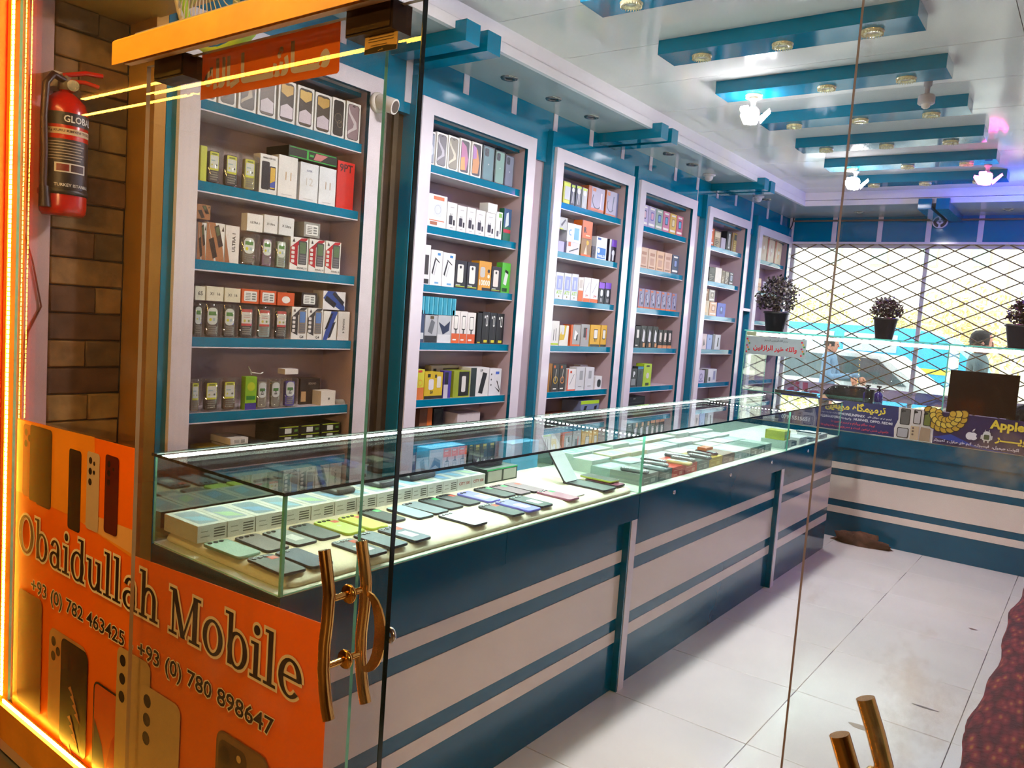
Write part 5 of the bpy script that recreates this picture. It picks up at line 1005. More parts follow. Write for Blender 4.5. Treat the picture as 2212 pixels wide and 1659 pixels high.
# ---------------------------------------------------------------- stickers on the shop front
STK = vinyl('orange_vinyl', HX('ff7a14'))
def glyphs(e):
    """serif letters as polygons, e = outline growth"""
    R = lambda a, b, c, d: [(a-e, b-e), (c+e, b-e), (c+e, d+e), (a-e, d+e)]
    def ring(cx, cy_, rx, ry, tx, ty, a0=0, a1=360, n=22):
        out = []
        for i in range(n):
            A = math.radians(a0+(a1-a0)*i/n); Bq = math.radians(a0+(a1-a0)*(i+1)/n)
            o = lambda t, k: (cx+((rx+e) if k else max(.01, rx-tx-e))*math.cos(t), cy_+((ry+e) if k else max(.01, ry-ty-e))*math.sin(t))
            out.append([o(A, 0), o(A, 1), o(Bq, 1), o(Bq, 0)])
        return out
    dg = lambda x0, y0, x1, y1, w_: [(x0-e, y0), (x0+w_+e, y0), (x1+w_+e, y1), (x1-e, y1)]
    dot = lambda cx, cy_, r: [(cx+(r+e)*math.cos(t*math.pi/8), cy_+(r+e)*math.sin(t*math.pi/8)) for t in range(16)]
    s = .085
    return {
     'O': (ring(.66, .7, .64, .74, .24, .09), 1.36), 'o': (ring(.52, .5, .5, .53, .21, s), 1.06),
     'b': ([R(.14, .02, .34, 1.5), R(-.02, 1.5-s, .2, 1.5)]+ring(.58, .5, .46, .53, .21, s), 1.1),
     'd': ([R(.72, 0, .92, 1.5), R(.54, 1.5-s, .8, 1.5), R(.8, 0, 1.04, s)]+ring(.5, .5, .48, .53, .21, s), 1.1),
     'a': ([R(.62, .06, .82, .74), R(.7, 0, .98, s)]+ring(.47, .7, .35, .33, .2, s, 0, 165)+ring(.44, .3, .40, .31, .2, s), 1.0),
     'i': ([R(.16, 0, .36, 1.0), R(0, 0, .52, s), R(.02, 1-s, .2, 1.0), dot(.26, 1.34, .14)], .54),
     'l': ([R(.16, 0, .36, 1.5), R(0, 0, .52, s), R(.02, 1.5-s, .2, 1.5)], .54),
     'u': ([R(.14, .36, .34, 1), R(.76, 0, .96, 1), R(0, 1-s, .2, 1), R(.62, 1-s, .8, 1), R(.9, 0, 1.1, s)]+ring(.54, .38, .40, .40, .2, .1, 180, 340), 1.14),
     'h': ([R(.14, 0, .34, 1.5), R(0, 1.5-s, .2, 1.5), R(0, 0, .5, s), R(.78, 0, .98, .64), R(.64, 0, 1.12, s)]+ring(.57, .62, .41, .40, .2, .1, 0, 165), 1.16),
     'M': ([R(.16, 0, .27, 1.4), R(1.26, 0, 1.5, 1.4), R(0, 0, .44, s), R(1.1, 0, 1.66, s), R(0, 1.4-s, .3, 1.4), R(1.36, 1.4-s, 1.66, 1.4), dg(.12, 1.4, .66, 0, .24), dg(1.32, 1.4, .72, 0, .1)], 1.7),
     'e': (ring(.5, .5, .48, .53, .21, s, 0, 318, 22)+[R(.18, .48, .9, .56)], 1.0), ' ': ([], .46)}
def serif(d, text, x, z, k, col, grow):
    G = glyphs(grow); m = card(col); px = x
    kk = 0
    for c in text:
        P, wd = G[c]
        for q in P:
            kk += 1
            n = len(q); ar = sum(q[i][0]*q[(i+1) % n][1]-q[(i+1) % n][0]*q[i][1] for i in range(n))
            if ar < 0: q = q[::-1]
            d.mb.add([d.O+d.U*(px+a*k)+d.V*(z+b*k)+d.N*(d.l+(kk % 40)*7e-6) for a, b in q], [list(range(n))], m)
        px += (wd+.07)*k
    d.l += .0005
    return px
sg = empty('shop_sticker', (-2.0, 1.045, 0.5)); tag(sg, 'orange vinyl shop sign with name and phone numbers on the fixed pane', 'sign')
m = MB().prism([(-2.70, .168), (-1.195, .168), (-1.195, .881), (-1.972, .838), (-1.975, 1.121), (-2.70, 1.103)], 1.0485, 1.0496, STK, plane='xz'); wp('vinyl_sheet', sg, m)
def fd(x, z, w_, h_, lift=.0004): return Draw((x, 1.0485, z), (1, 0, 0), (0, 0, 1), w_, h_, lift)
def shot(t, x, z, w_, h_, body, lens=None, face=None, side=None):
    """one printed phone: x,z lower corner"""
    a = lambda u: (u-X0)/SW; b = lambda v: (v-Z0)/SH
    t.rr(a(x), b(z), a(x+w_), b(z+h_), body, .14)
    if face: t.rr(a(x+.006), b(z+.006), a(x+w_-.006), b(z+h_-.006), face, .12)
    for u, v, r in (lens or []): t.ell(a(x+u), b(z+v), r/SW, '15100e', 12)
X0, Z0, SW, SH = -2.70, .168, 1.505, .953
t = fd(X0, Z0, SW, SH)
a = lambda u: (u-X0)/SW; b = lambda v: (v-Z0)/SH
t.poly([(0, b(.872)), (a(-2.3), b(.868)), (a(-1.978), b(.83)), (a(-1.978), b(.905)), (a(-2.18), b(.90)), (a(-2.2), b(1.118)), (0, b(1.10))], mat('amber_print', HX('e8881c'), .35, var=.12, vscale=4))
t.poly([(a(-2.2), b(.90)), (a(-1.978), b(.905)), (a(-1.978), b(.84)), (a(-2.25), b(.862))], mat('pale_print', HX('dda05a'), .35))
shot(t, -2.655, .868, .10, .225, 'b8431c', [(.02, .2, .011), (.02, .165, .011), (.045, .185, .011)])
shot(t, -2.605, .862, .075, .235, '2a100a'); shot(t, -2.56, .858, .105, .24, '1f0c08', [(.09, .21, .004)])
shot(t, -2.345, .83, .075, .235, '22130e', [(.02, .21, .009), (.02, .185, .009), (.02, .16, .009), (.045, .2, .006)])
shot(t, -2.235, .855, .072, .22, 'cfae86', [(.02, .195, .01), (.02, .165, .01), (.02, .135, .01), (.042, .19, .006), (.042, .165, .006)])
shot(t, -2.13, .868, .072, .215, '5a1410', [(.02, .19, .009), (.02, .165, .009), (.02, .14, .009), (.045, .18, .005)])
shot(t, -2.66, .20, .17, .37, '6a240e'); shot(t, -2.44, .2, .24, .31, 'c88a4a', [(.03, .27, .015), (.03, .225, .015), (.06, .247, .014)]); shot(t, -2.36, .18, .165, .32, '20100a')
for i in range(9): t.poly([(a(-2.31+.014*(i % 4)), b(.36-.022*i)), (a(-2.295+.014*(i % 4)), b(.37-.022*i)), (a(-2.27+.014*(i % 4)), b(.34-.022*i))], 'b8784a')
shot(t, -2.155, .17, .17, .27, '1c1010', None, 'd8561c'); t.poly([(a(-2.08), b(.2)), (a(-2.05), b(.3)), (a(-1.995), b(.37)), (a(-1.995), b(.2))], 'c01a10'); t.poly([(a(-2.15), b(.18)), (a(-2.07), b(.18)), (a(-2.1), b(.27)), (a(-2.145), b(.33))], '2a3238')
shot(t, -2.03, .18, .17, .40, 'c29a5a', [(.03, .365, .016), (.03, .315, .016), (.03, .265, .016)]); shot(t, -1.905, .18, .19, .34, 'cda566', [(.035, .3, .018), (.035, .25, .018), (.035, .2, .018)])
shot(t, -1.56, .18, .2, .35, '7a5228', [], '8a6236'); t.rr(a(-1.55), b(.33), a(-1.44), b(.51), '4a3018', .2)
for u, v in ((-1.525, .475), (-1.525, .41), (-1.475, .44)): t.ell(a(u), b(v), .021/SW, '241408', 14)
t.ell(a(-1.47), b(.487), .009/SW, 'd8b06a', 10)
o = t.build('phone_pictures', sg); o.location = -sg.location
t = fd(0, 0, 1, 1, .004)
serif(t, 'Obaidullah Mobile', -2.665, .693, .0823, 'ffe4b4', .085); t.l += .0004
serif(t, 'Obaidullah Mobile', -2.665, .693, .0823, '1c0d0a', 0.0)
o = t.build('shop_name_lettering', sg); o.location = -sg.location
t = fd(-2.57, .567, 1.22, .062, .0045); NUM = '+93 (0) 782 463425 - +93 (0) 780 898647'
t.text(NUM, 0, 0, 1, 1, 'ffe4b4', .055, 0, True); t.l += .0004; t.text(NUM, .003, .06, .997, .94, '1c0d0a', .012, 0, True)
o = t.build('phone_number_lettering', sg); o.location = -sg.location
ma = empty('blessing_sticker', (-1.5, 1.045, 2.03)); tag(ma, 'orange sticker with cream Arabic writing high on the fixed pane', 'sticker')
wp('vinyl_sheet', ma, MB().prism([(-1.74, 1.98), (-1.263, 1.983), (-1.258, 1.987), (-1.26, 2.082), (-1.739, 2.081)], 1.0485, 1.0496, vinyl('orange_vinyl_small', HX('ff8626')), plane='xz'))
t = fd(-1.725, 1.993, .44, .072); t.text(arabic('مـــاشــــاءالله'), 0, 0, 1, 1, 'fff2d8', .035, 0, True); o = t.build('lettering', ma); o.location = -ma.location
gs = empty('glazier_sticker', (-1.1, .992, 2.0)); tag(gs, 'small yellow glazier sticker with black Persian lines at the door corner', 'sticker')
k_ = .9525
wp('paper', gs, B(-1.123, .9925, 1.982, -1.041, .9936, 2.0275, card('e9b45a')))
t = Draw((-1.123, .9925, 1.982), (1, 0, 0), (0, 0, 1), .082, .0455); t.rect(0, 0, 1, .17, '2a1a10'); t.text(arabic('شیشه ناشکن برند هاشمی'), .05, .74, .95, .95, '2a1608', .02, 0, True)
for i in range(3): t.rect(.12, .62-.1*i, .9, .65-.1*i, '7a5a2a')
t.rect(.2, .27, .7, .30, '7a5a2a'); t.poly([(0, .16), (.3, .22), (.7, .22), (1, .16)], '2a1a10'); t.text(arabic('هاشمی'), .35, .04, .7, .14, 'e9b45a', .02); o = t.build('print', gs); o.location = -gs.location
# ---------------------------------------------------------------- fire extinguisher
fx, fy = -2.805, 1.212
fe2 = empty('fire_extinguisher', (fx, fy, 1.755)); tag(fe2, 'red dry powder fire extinguisher hanging on the wall inside the entrance', 'extinguisher')
RD = mat('extinguisher_red', HX('b0140c'), 0.22, var=.05)
wp('cylinder', fe2, MB().lathe([(0, 0), (.06, 0), (.068, .012), (.07, .03), (.07, .33), (.06, .365), (.035, .39), (.018, .4), (.018, .41), (0, .41)], (fx, fy, 1.755), RD, 28))
t = MB(); n = 16; A0, A1 = math.radians(-75), math.radians(60)
def band(z0, z1, c, r=.0704, A0=A0, A1=A1):
    vs = []
    for i in range(n+1):
        A = A0+(A1-A0)*i/n; vs += [(fx+r*math.cos(A), fy+r*math.sin(A), 1.755+z0), (fx+r*math.cos(A), fy+r*math.sin(A), 1.755+z1)]
    t.add(vs, [(2*i, 2*i+2, 2*i+3, 2*i+1) for i in range(n)], card(c), True)
band(.08, .24, '1f1512'); band(.255, .275, 'd8b894'); band(.285, .325, '1f1512'); band(.135, .165, 'd8d0c8', .0707, math.radians(-45), math.radians(35)); band(.139, .161, '7a1a14', .0709, math.radians(-40), math.radians(-10)); band(.139, .161, '3a1a14', .0709, math.radians(-6), math.radians(30))
for q in range(7): band(.175+.009*q, .178+.009*q, 'a89a90', .0706, math.radians(-65), math.radians(20+5*(q % 3)))
wp('instruction_label', fe2, t)
t = MB()
def wrap(txt, zc, hgt, A0, A1, c):
    vs, fs, x0, x1, y0, y1 = textmesh(txt, .02); P = []
    for x, y, isl in vs:
        A = A0+(A1-A0)*(x-x0)/(x1-x0); P.append((fx+.0712*math.cos(A), fy+.0712*math.sin(A), 1.755+zc+hgt*((y-y0)/(y1-y0)-.5)))
    t.add(P, fs, card(c))
wrap('GLOBAL', .305, .022, math.radians(-25), math.radians(58), 'e8e2dc'); wrap('6 Kg KURU KIMYEVI TOZLU', .265, .010, math.radians(-70), math.radians(55), '3a2218'); wrap('TURKEY ISTANBUL', .095, .010, math.radians(-45), math.radians(50), 'd8d0c8')
wp('label_lettering', fe2, t)
v = MB(); v.lathe([(0, .405), (.022, .405), (.022, .43), (.016, .44), (.016, .455), (0, .455)], (fx, fy, 1.755), card('8a7a66'), 16); wp('valve', fe2, v)
wp('lever', fe2, MB().tube([(fx+.005, fy-.01, 2.205), (fx+.03, fy+.05, 2.225), (fx+.04, fy+.10, 2.228)], .008, RD, 8)); wp('lever', fe2, MB().tube([(fx+.005, fy, 2.19), (fx+.03, fy+.05, 2.195), (fx+.035, fy+.09, 2.19)], .007, RD, 8))
wp('gauge', fe2, MB().cyl((fx+.01, fy+.02, 2.172), (fx+.045, fy+.005, 2.172), .018, CHROME, 18))
wp('hose', fe2, MB().tube([(fx+.01, fy-.01, 2.19), (fx+.03, fy-.05, 2.195), (fx+.045, fy-.077, 2.16), (fx+.047, fy-.083, 2.05), (fx+.045, fy-.078, 1.95), (fx+.042, fy-.078, 1.85), (fx+.04, fy-.075, 1.80)], .011, card('3a1a12'), 10))
wp('nozzle', fe2, MB().cyl((fx+.04, fy-.075, 1.84), (fx+.04, fy-.072, 1.775), .014, card('241210'), 12, .018))
wp('strap', fe2, MB().lathe([(.0705, .065), (.0735, .066), (.0735, .082), (.0705, .083)], (fx, fy, 1.755), card('1c1210'), 26)); wp('bracket', fe2, B(-2.90, fy-.03, 2.17, fx-.02, fy+.02, 2.22, card('d0c4b4')))
o = MB().tube([(-2.896, 1.12, 1.74), (-2.894, 1.16, 1.6), (-2.894, 1.19, 1.45), (-2.894, 1.15, 1.36), (-2.894, 1.13, 1.15)], .003, card('8a4a2a'), 6).build('wall_wire'); tag(o, 'thin brown wire hanging loosely down the white plaster strip', 'wire')
# ---------------------------------------------------------------- fan above the rail
fn = empty('wall_fan', (-2.05, 1.33, 2.70)); tag(fn, 'round fan with lime rim and wire grille above the sliding rail', 'fan')
fc = Vector((-2.05, 1.30, 2.45))
wp('rim', fn, MB().lathe([(.235, -.02), (.25, -.012), (.25, .012), (.235, .02), (.232, 0), (.235, -.02)], fc, mat('lime_rim', HX('a8c02a'), .3), 36, axis='y'))
wp('white_ring', fn, MB().lathe([(.215, -.028), (.23, -.028), (.23, -.02), (.215, -.02), (.215, -.028)], fc, card('ded6c4'), 36, axis='y'))
t = MB()
for i in range(44):
    A = 2*math.pi*i/44; q = []
    for j in range(6):
        r = .05+.17*j/5; B_ = A+.5*j/5; q.append((fc.x+r*math.cos(B_), fc.y-.03-.012*math.sin(math.pi*j/5), fc.z+r*math.sin(B_)))
    t.tube(q, .0016, card('d8cfc0'), 4)
o = wp('grille_wires', fn, t); o['kind'] = 'stuff'
wp('hub', fn, MB().cyl((fc.x, fc.y-.045, fc.z), (fc.x, fc.y+.05, fc.z), .05, card('d8d0bc'), 20))
for i in range(4):
    A = math.pi/2*i+.3; c_, s_ = math.cos(A), math.sin(A)
    wp('blade', fn, MB().add([(fc.x+c_*.05-s_*.02, fc.y, fc.z+s_*.05+c_*.02), (fc.x+c_*.05+s_*.02, fc.y+.03, fc.z+s_*.05-c_*.02), (fc.x+c_*.19+s_*.07, fc.y+.03, fc.z+s_*.19-c_*.07), (fc.x+c_*.2-s_*.04, fc.y, fc.z+s_*.2+c_*.04)], [(0, 1, 2, 3)], card('8a9a80')))
wp('arm', fn, MB().cyl((fc.x, fc.y+.05, fc.z), (fc.x, fc.y+.05, 2.74), .015, card('8a8474'), 10)); 
# ---------------------------------------------------------------- bench with maroon cover
bench = empty('bench', (0.1, 3.9, 0)); tag(bench, 'long bench with maroon woven cover at the right edge', 'bench')
def maroon():
    m = mat('maroon_weave', HX('6a1622'), .9, var=.25, vscale=30, bump=.8, bscale=60); nt = m.node_tree
    if 'weave' in nt.nodes: return m
    b_ = nt.nodes['Principled BSDF']; tc = nt.nodes.new('ShaderNodeTexCoord'); tc.name = 'weave'
    mp = nt.nodes.new('ShaderNodeMapping'); mp.inputs['Scale'].default_value = (30, 9, 20)
    vo = nt.nodes.new('ShaderNodeTexVoronoi'); vo.inputs['Scale'].default_value = 1.6
    r = nt.nodes.new('ShaderNodeValToRGB'); r.color_ramp.elements[0].color = HX('8a5a2a')+(1,); r.color_ramp.elements[0].position = .1; r.color_ramp.elements[1].color = HX('6e1624')+(1,); r.color_ramp.elements[1].position = .3
    e_ = r.color_ramp.elements.new(.75); e_.color = HX('3a0c18')+(1,)
    nt.links.new(tc.outputs['Object'], mp.inputs[0]); nt.links.new(mp.outputs[0], vo.inputs['Vector']); nt.links.new(vo.outputs['Distance'], r.inputs[0]); nt.links.new(r.outputs[0], b_.inputs['Base Color']); return m
bm = MB(); N = 60; prof = [(-.19, .02), (-.2, .2), (-.205, .37), (-.195, .405), (-.16, .42), (.1, .425), (.55, .42)]
vs = []
for i in range(N+1):
    y = 2.0+3.6*i/N
    for j, (px, pz) in enumerate(prof):
        wob = .012*math.sin(y*5.3+j)+.008*math.sin(y*13.7+2*j) if j < 5 else .006*math.sin(y*7+j*3)
        vs.append((px+(wob if j < 5 else 0), y, pz+(.5*wob if j > 2 else 0)))
K = len(prof); bm.add(vs, [(i*K+j, i*K+j+1, (i+1)*K+j+1, (i+1)*K+j) for i in range(N) for j in range(K-1)], maroon(), True)
bm.add(vs[:K]+[(.55, 2.0, .02)], [list(range(K+1))[::-1]], maroon()); bm.add(vs[-K:]+[(.55, 5.6, .02)], [list(range(K+1))], maroon())
wp('cover', bench, bm)
pm = MB(); pillow(pm, rrect(.55, 3.5, .06, 5, .22, 3.8), [(0, .05), (0, .36), (.03, .39)], card('3a1016')); wp('cushion', bench, pm)
for x in (0.0, .45):
    for y in (2.2, 5.4): wp('leg', bench, B(x, y, 0, x+.05, y+.05, .055, DARKM))
# ---------------------------------------------------------------- prints on the far counter
def fdraw(x, z, w_, h_, y=FY-.0015, lift=.0004): return Draw((x, y, z), (1, 0, 0), (0, 0, 1), w_, h_, lift, .0003)
b1 = empty('repair_banner', (-1.5, FY-.002, .95)); tag(b1, 'navy phone repair banner with yellow Persian heading on the far case', 'banner')
wp('sheet', b1, B(-2.06, FY-.0015, .842, -.942, FY-.0004, 1.072, card('1c2160')))
t = fdraw(-2.06, .842, 1.118, .23)
t.poly([(.775, 0), (1, 0), (1, 1), (.785, 1), (.79, .6), (.77, .3)], 'd6d2ce')
HY = 'e8d040'
HD = arabic('ترمیمگاه موبایل'); t.text(HD, .27, .62, .755, .97, HY, .035)
t.text(arabic('ترمیم هر نوع موبایل های')+'', .60, .49, .75, .60, 'e8e8f0', .02); t.text('IPHONE,INFINIX', .40, .49, .59, .59, 'e8e8f0', .02)
t.text('HUAWEI, OPPO, REDMI', .51, .36, .76, .46, 'e8e8f0', .02); t.text(arabic('وغیره به شکل تخصصی'), .30, .36, .50, .46, 'e8e8f0', .02)
t.text(arabic('توجه: هنگام پروگرام و ترمیم تیلفون ها'), .34, .2, .68, .32, 'd84a5a', .02); t.text(arabic('خاموش شدن تیلفون است و مسئولیت به دوش ما'), .30, .06, .74, .18, 'd84a5a', .02)
t.text('07915515651', .02, .1, .22, .3, 'dfe2ee', .03)
def mini(u0, v0, u1, v1, c, lens=True):
    t.rr(u0, v0, u1, v1, '22201e', .14); t.rr(u0+.005, v0+.02, u1-.005, v1-.02, c, .12)
    if lens:
        for a_, b_ in ((.2, .88), (.2, .8), (.4, .84)): t.ell(u0+(u1-u0)*a_, v0+(v1-v0)*b_, .006, '0e0e10', 8)
mini(.80, .45, .86, .97, '5a5a58'); mini(.88, .52, .925, .97, 'b8b4b4'); mini(.94, .5, .985, .96, '66702e')
mini(.79, .03, .86, .35, 'a8a8ac', False); t.rr(.87, .0, .92, .45, 'c2ac8c', .1); t.poly([(.925, 0), (.99, 0), (.985, .42), (.93, .45)], 'a08a70')
for v in (.38, .28, .18): t.ell(.885, v, .007, '6a5a4a', 8)
o = t.build('print', b1); o.location = -b1.location
b2 = empty('software_banner', (-.3, FY-.002, .95)); tag(b2, 'purple banner reading Apple S with golden rosette on the far case', 'banner')
wp('sheet', b2, B(-.938, FY-.0015, .838, .2, FY-.0004, 1.07, card('2a1450')))
t = fdraw(-.938, .838, 1.138, .232)
t.poly([(0, .2), (.1, .35), (.26, .05), (.5, 0), (.3, 0), (.15, .12)], '2440a0')
GO = 'c9a230'
for R_, nn, sz in ((.1, 11, .028), (.07, 9, .026), (.04, 7, .022)):
    for i in range(nn):
        A = math.radians(175+190*i/(nn-1)); t.ell(.06+R_*math.cos(A), .97+R_*1.138/.232*math.sin(A), sz, '3a2410', 12); t.ell(.06+R_*math.cos(A), .97+R_*1.138/.232*math.sin(A), sz*.82, GO if R_ != .07 else 'e0c04a', 12)
t.text('Apple Software', .215, .60, .86, .96, HY, .04)
# fruit emblem with a bite and a robot emblem
t.ell(.205, .38, .022, 'e6e4ea', 14, 1.1); t.ell(.225, .38, .022, 'e6e4ea', 14, 1.1); t.ell(.25, .40, .011, '2a1450', 10, 1.0); t.poly([(.214, .52), (.222, .60), (.232, .62), (.226, .54)], 'e6e4ea')
t.rr(.272, .3, .318, .5, 'dfe2e0', .2); t.rr(.28, .33, .31, .48, '2a4a2a', .2); t.ell(.295, .5, .02, 'dfe2e0', 14, .9, 0, 180); t.rect(.264, .34, .27, .46, 'dfe2e0'); t.rect(.32, .34, .326, .46, 'dfe2e0'); t.rect(.281, .24, .288, .3, 'dfe2e0'); t.rect(.302, .24, .309, .3, 'dfe2e0'); t.rect(.283, .57, .286, .63, 'dfe2e0'); t.rect(.304, .57, .307, .63, 'dfe2e0')
t.text(arabic('ســـوفتــــویـــــر'), .34, .25, .78, .56, HY, .035, 0, True)
t.text(arabic('کمپیوتر'), .01, .05, .075, .2, 'e8e4f0', .02); t.text(arabic('گیم های مبایل و'), .085, .05, .22, .2, 'e8e4f0', .02); t.text(arabic('فیسبوک،'), .235, .05, .315, .2, 'e8e4f0', .02); t.text(arabic('اکونت جیمیل،'), .33, .05, .47, .2, 'e8e4f0', .02)
o = t.build('print', b2); o.location = -b2.location
s1 = empty('blessing_sign', (-2.15, FY-.002, 1.44)); tag(s1, 'grey sign with red Arabic verse and flower borders on the tall case', 'sign')
wp('sheet', s1, B(-2.393, FY-.0015, 1.366, -1.898, FY-.0004, 1.512, card('a9b8ba')))
t = fdraw(-2.393, 1.366, .495, .146); t.text(arabic('والله خیر الرازقین'), .14, .14, .86, .62, 'c81428', .03); t.text(arabic('بسم الله الرحمن الرحیم'), .32, .74, .7, .9, '3a3a40', .0)
for u0 in (.03, .93):
    for i, c in enumerate(('c8283a', '2a7a3a', 'd87a2a', 'a02a6a', '3a8a4a', 'd8b03a', 'c82a4a')): t.ell(u0+.02*((i*5) % 3), .12+.12*i, .016, c, 8)
o = t.build('print', s1); o.location = -s1.location
o = B(-.872, FY-.008, 1.076, -.45, FY-.0006, 1.38, mat('dark_gloss_panel', HX('2b211a'), .06, spec=.8)).build('dark_panel'); tag(o, 'dark glossy rectangular panel propped on the far counter glass', 'panel')
# ---------------------------------------------------------------- things on and behind the far counter
for i, x in enumerate((-1.475, -1.395)):
    e = empty('spray_bottle', (x, 6.72, 1.0665)); tag(e, 'purple spray bottle behind the navy banner, %s of the two' % ('first', 'second')[i], 'bottle', 'purple spray bottles')
    MB().lathe([(0, 0), (.032, 0), (.034, .01), (.034, .06), (.022, .075), (.014, .08), (.014, .09), (0, .09)], (0, 0, 0), card('3a2a7a', .25), 16).build('bottle_body', e)
    MB().lathe([(.016, .088), (.016, .102), (.006, .104), (.006, .118), (0, .118)], (0, 0, 0), card('2a2a30'), 12).build('pump_neck', e)
    MB().box(-.014, -.03, .116, .014, .014, .130, card('3a3038')).build('pump_head', e)
o = MB(); o.cyl((0, 0, 0), (0, 0, .1), .035, card('26282a'), 16); o = o.build('black_cup', loc=(-1.44, 6.62, 1.0665)); tag(o, 'black cup between the purple spray bottles', 'cup')
lp = empty('laptop', (-2.0, 6.8, .838)); tag(lp, 'grey laptop seen from behind its lid on the far counter', 'laptop')
wp('base', lp, B(-2.17, 6.66, .8383, -1.83, 6.9, .855, card('4a4846'))); m = MB().box(-.17, 0, 0, .17, .008, .24, card('6a645e')); q = m.build('screen_lid', lp); q.location = (0.0, -.14, .018); q.rotation_euler = (math.radians(18), 0, 0)
for i, (x, yy) in enumerate(((-1.735, 7.45), (-.35, 7.5))):
    e = empty('office_chair', (x, yy, 0)); tag(e, ('black office chair with shiny rounded back behind the spray bottles', 'black office chair behind the dark panel')[i], 'chair', 'office chairs')
    LE = mat('black_leatherette', HX('1c1a18'), .2, var=.1)
    m = MB(); pillow(m, [(a_, b_) for a_, b_ in rrect(.44, .46, .12, 6)], [(.01, .0), (0, .02), (0, .06), (.03, .08)], LE); q = m.build('seat', e); q.location = (0, 0, .42)
    m = MB(); pillow(m, rrect(.44, .56, .14, 6), [(.02, 0), (0, .015), (0, .05), (.03, .07)], LE); q = m.build('backrest', e); q.rotation_euler = (math.radians(80), 0, 0); q.location = (0, -.24, .86)
    MB().cyl((0, 0, .1), (0, 0, .42), .025, CHROME, 12).build('gas_lift', e)
    for k in range(5): A = 2*math.pi*k/5; MB().cyl((0, 0, .1), (.26*math.cos(A), .26*math.sin(A), .06), .02, card('202022'), 8, .014).build('base_arm', e); MB().lathe([(0, -.02), (.026, -.02), (.026, .02), (0, .02)], (.26*math.cos(A), .26*math.sin(A), .028), BLACK, 12, axis='x').build('caster', e)
    for s_ in (-1, 1): MB().tube([(s_*.22, -.1, .45), (s_*.27, -.1, .6), (s_*.27, .1, .62), (s_*.24, .14, .47)], .016, card('202022'), 8).build('armrest', e)
LEAF = [mat('leaf_%d' % i, HX(c), .55, var=.2) for i, c in enumerate(('2c2a22', '3a3424', '2a2028'))]
def plant(x, y, r, hh, pot_r, pot_h, lab, n=520, spread=1.0):
    e = empty('potted_plant', (x, y, 1.5635)); tag(e, lab, 'plant', 'potted plants on the tall case')
    PT = mat('black_plastic_pot', HX('1c1a1c'), .35, var=.1)
    MB().lathe([(0, 0), (pot_r*.72, 0), (pot_r*.98, pot_h*.9), (pot_r*1.06, pot_h*.9), (pot_r*1.06, pot_h), (pot_r*.96, pot_h), (pot_r*.9, pot_h*.86), (0, pot_h*.86)], (0, 0, 0), PT, 26).build('pot', e)
    st = MB(); fo = MB(); rng = random.Random(int(1000*(x+9)))
    for k in range(13):
        A = rng.uniform(0, 6.28); q = rng.uniform(.2, .9)*r*spread; pts = [(0.3*pot_r*math.cos(A), .3*pot_r*math.sin(A), pot_h*.8)]
        for j in range(1, 5): f_ = j/4; pts.append((q*f_*math.cos(A)+rng.uniform(-.01, .01), q*f_*math.sin(A)+rng.uniform(-.01, .01), pot_h*.85+hh*f_*rng.uniform(.75, .95)))
        st.tube(pts, [.004, .0035, .003, .0025, .0015], card('4a3a26'), 5)
    for k in range(n):
        A = rng.uniform(0, 6.28); t_ = rng.uniform(0.12, 1); rr = r*spread*math.sin(math.pi*(.15+.75*t_))**.7*math.sqrt(rng.random())
        c = Vector((rr*math.cos(A), rr*math.sin(A), pot_h*.9+hh*t_*rng.uniform(.85, 1)))
        d = Vector((rng.uniform(-1, 1), rng.uniform(-1, 1), rng.uniform(-.6, 1))).normalized(); s_ = d.orthogonal().normalized(); L_ = rng.uniform(.02, .036)
        fo.add([c, c+d*L_*.5+s_*L_*.32, c+d*L_, c+d*L_*.5-s_*L_*.32], [(0, 1, 2, 3)], rng.choice(LEAF))
    q = st.build('stem', e); q['kind'] = 'stuff'; q = fo.build('foliage', e); q['kind'] = 'stuff'
plant(-2.235, 6.62, .17, .31, .098, .165, 'bushy dark plant in a black pot at the shelf end', 1100)
plant(-1.385, 6.62, .11, .17, .085, .165, 'compact dark plant in a dusty black pot, middle of tall case', 600)
plant(-.49, 6.62, .11, .19, .105, .17, 'plant in a black pot cut by the right picture edge', 600)
# ---------------------------------------------------------------- window, grille and film
GR = mat('grille_steel', HX('6f5f3c'), .5, var=.2)
gr = empty('window_grille', (-.8, YW+.03, .82)); tag(gr, 'diamond-mesh steel security grille across the bright window', 'grille')
px_, pz_ = .273, .137; xg0, xg1, zg0, zg1 = -2.72, 1.1, .82, 2.482
def clipseg(p, q):
    (x0, z0), (x1, z1) = p, q; t0, t1 = 0, 1; dx, dz = x1-x0, z1-z0
    for a_, b_ in ((-dx, x0-xg0), (dx, xg1-x0), (-dz, z0-zg0), (dz, zg1-z0)):
        if a_ == 0: continue
        r_ = b_/a_
        if a_ < 0: t0 = max(t0, r_)
        else: t1 = min(t1, r_)
    if t0 >= t1: return None
    return (x0+dx*t0, z0+dz*t0), (x0+dx*t1, z0+dz*t1)
for s_ in (1, -1):
    for k in range(-28, 40):
        x0 = -2.036+px_*k; z0 = 2.424; L_ = 30
        sg_ = clipseg((x0-px_*L_, z0-s_*pz_*L_), (x0+px_*L_, z0+s_*pz_*L_))
        if sg_ and abs(sg_[1][0]-sg_[0][0]) > .03:
            yy = YW+.03+.004*s_
            wp('grille_bar', gr, MB().cyl((sg_[0][0], yy, sg_[0][1]), (sg_[1][0], yy, sg_[1][1]), .0055, GR, 6))
w3 = sgroup('window_3', (-.8, YW+.08, .82))
FR = card('d8d8dc')
wp('frame_rail', w3, B(-2.72, YW+.06, .82, 1.1, YW+.1, .86, FR)); wp('frame_rail', w3, B(-2.72, YW+.06, 2.45, 1.1, YW+.1, 2.485, FR))
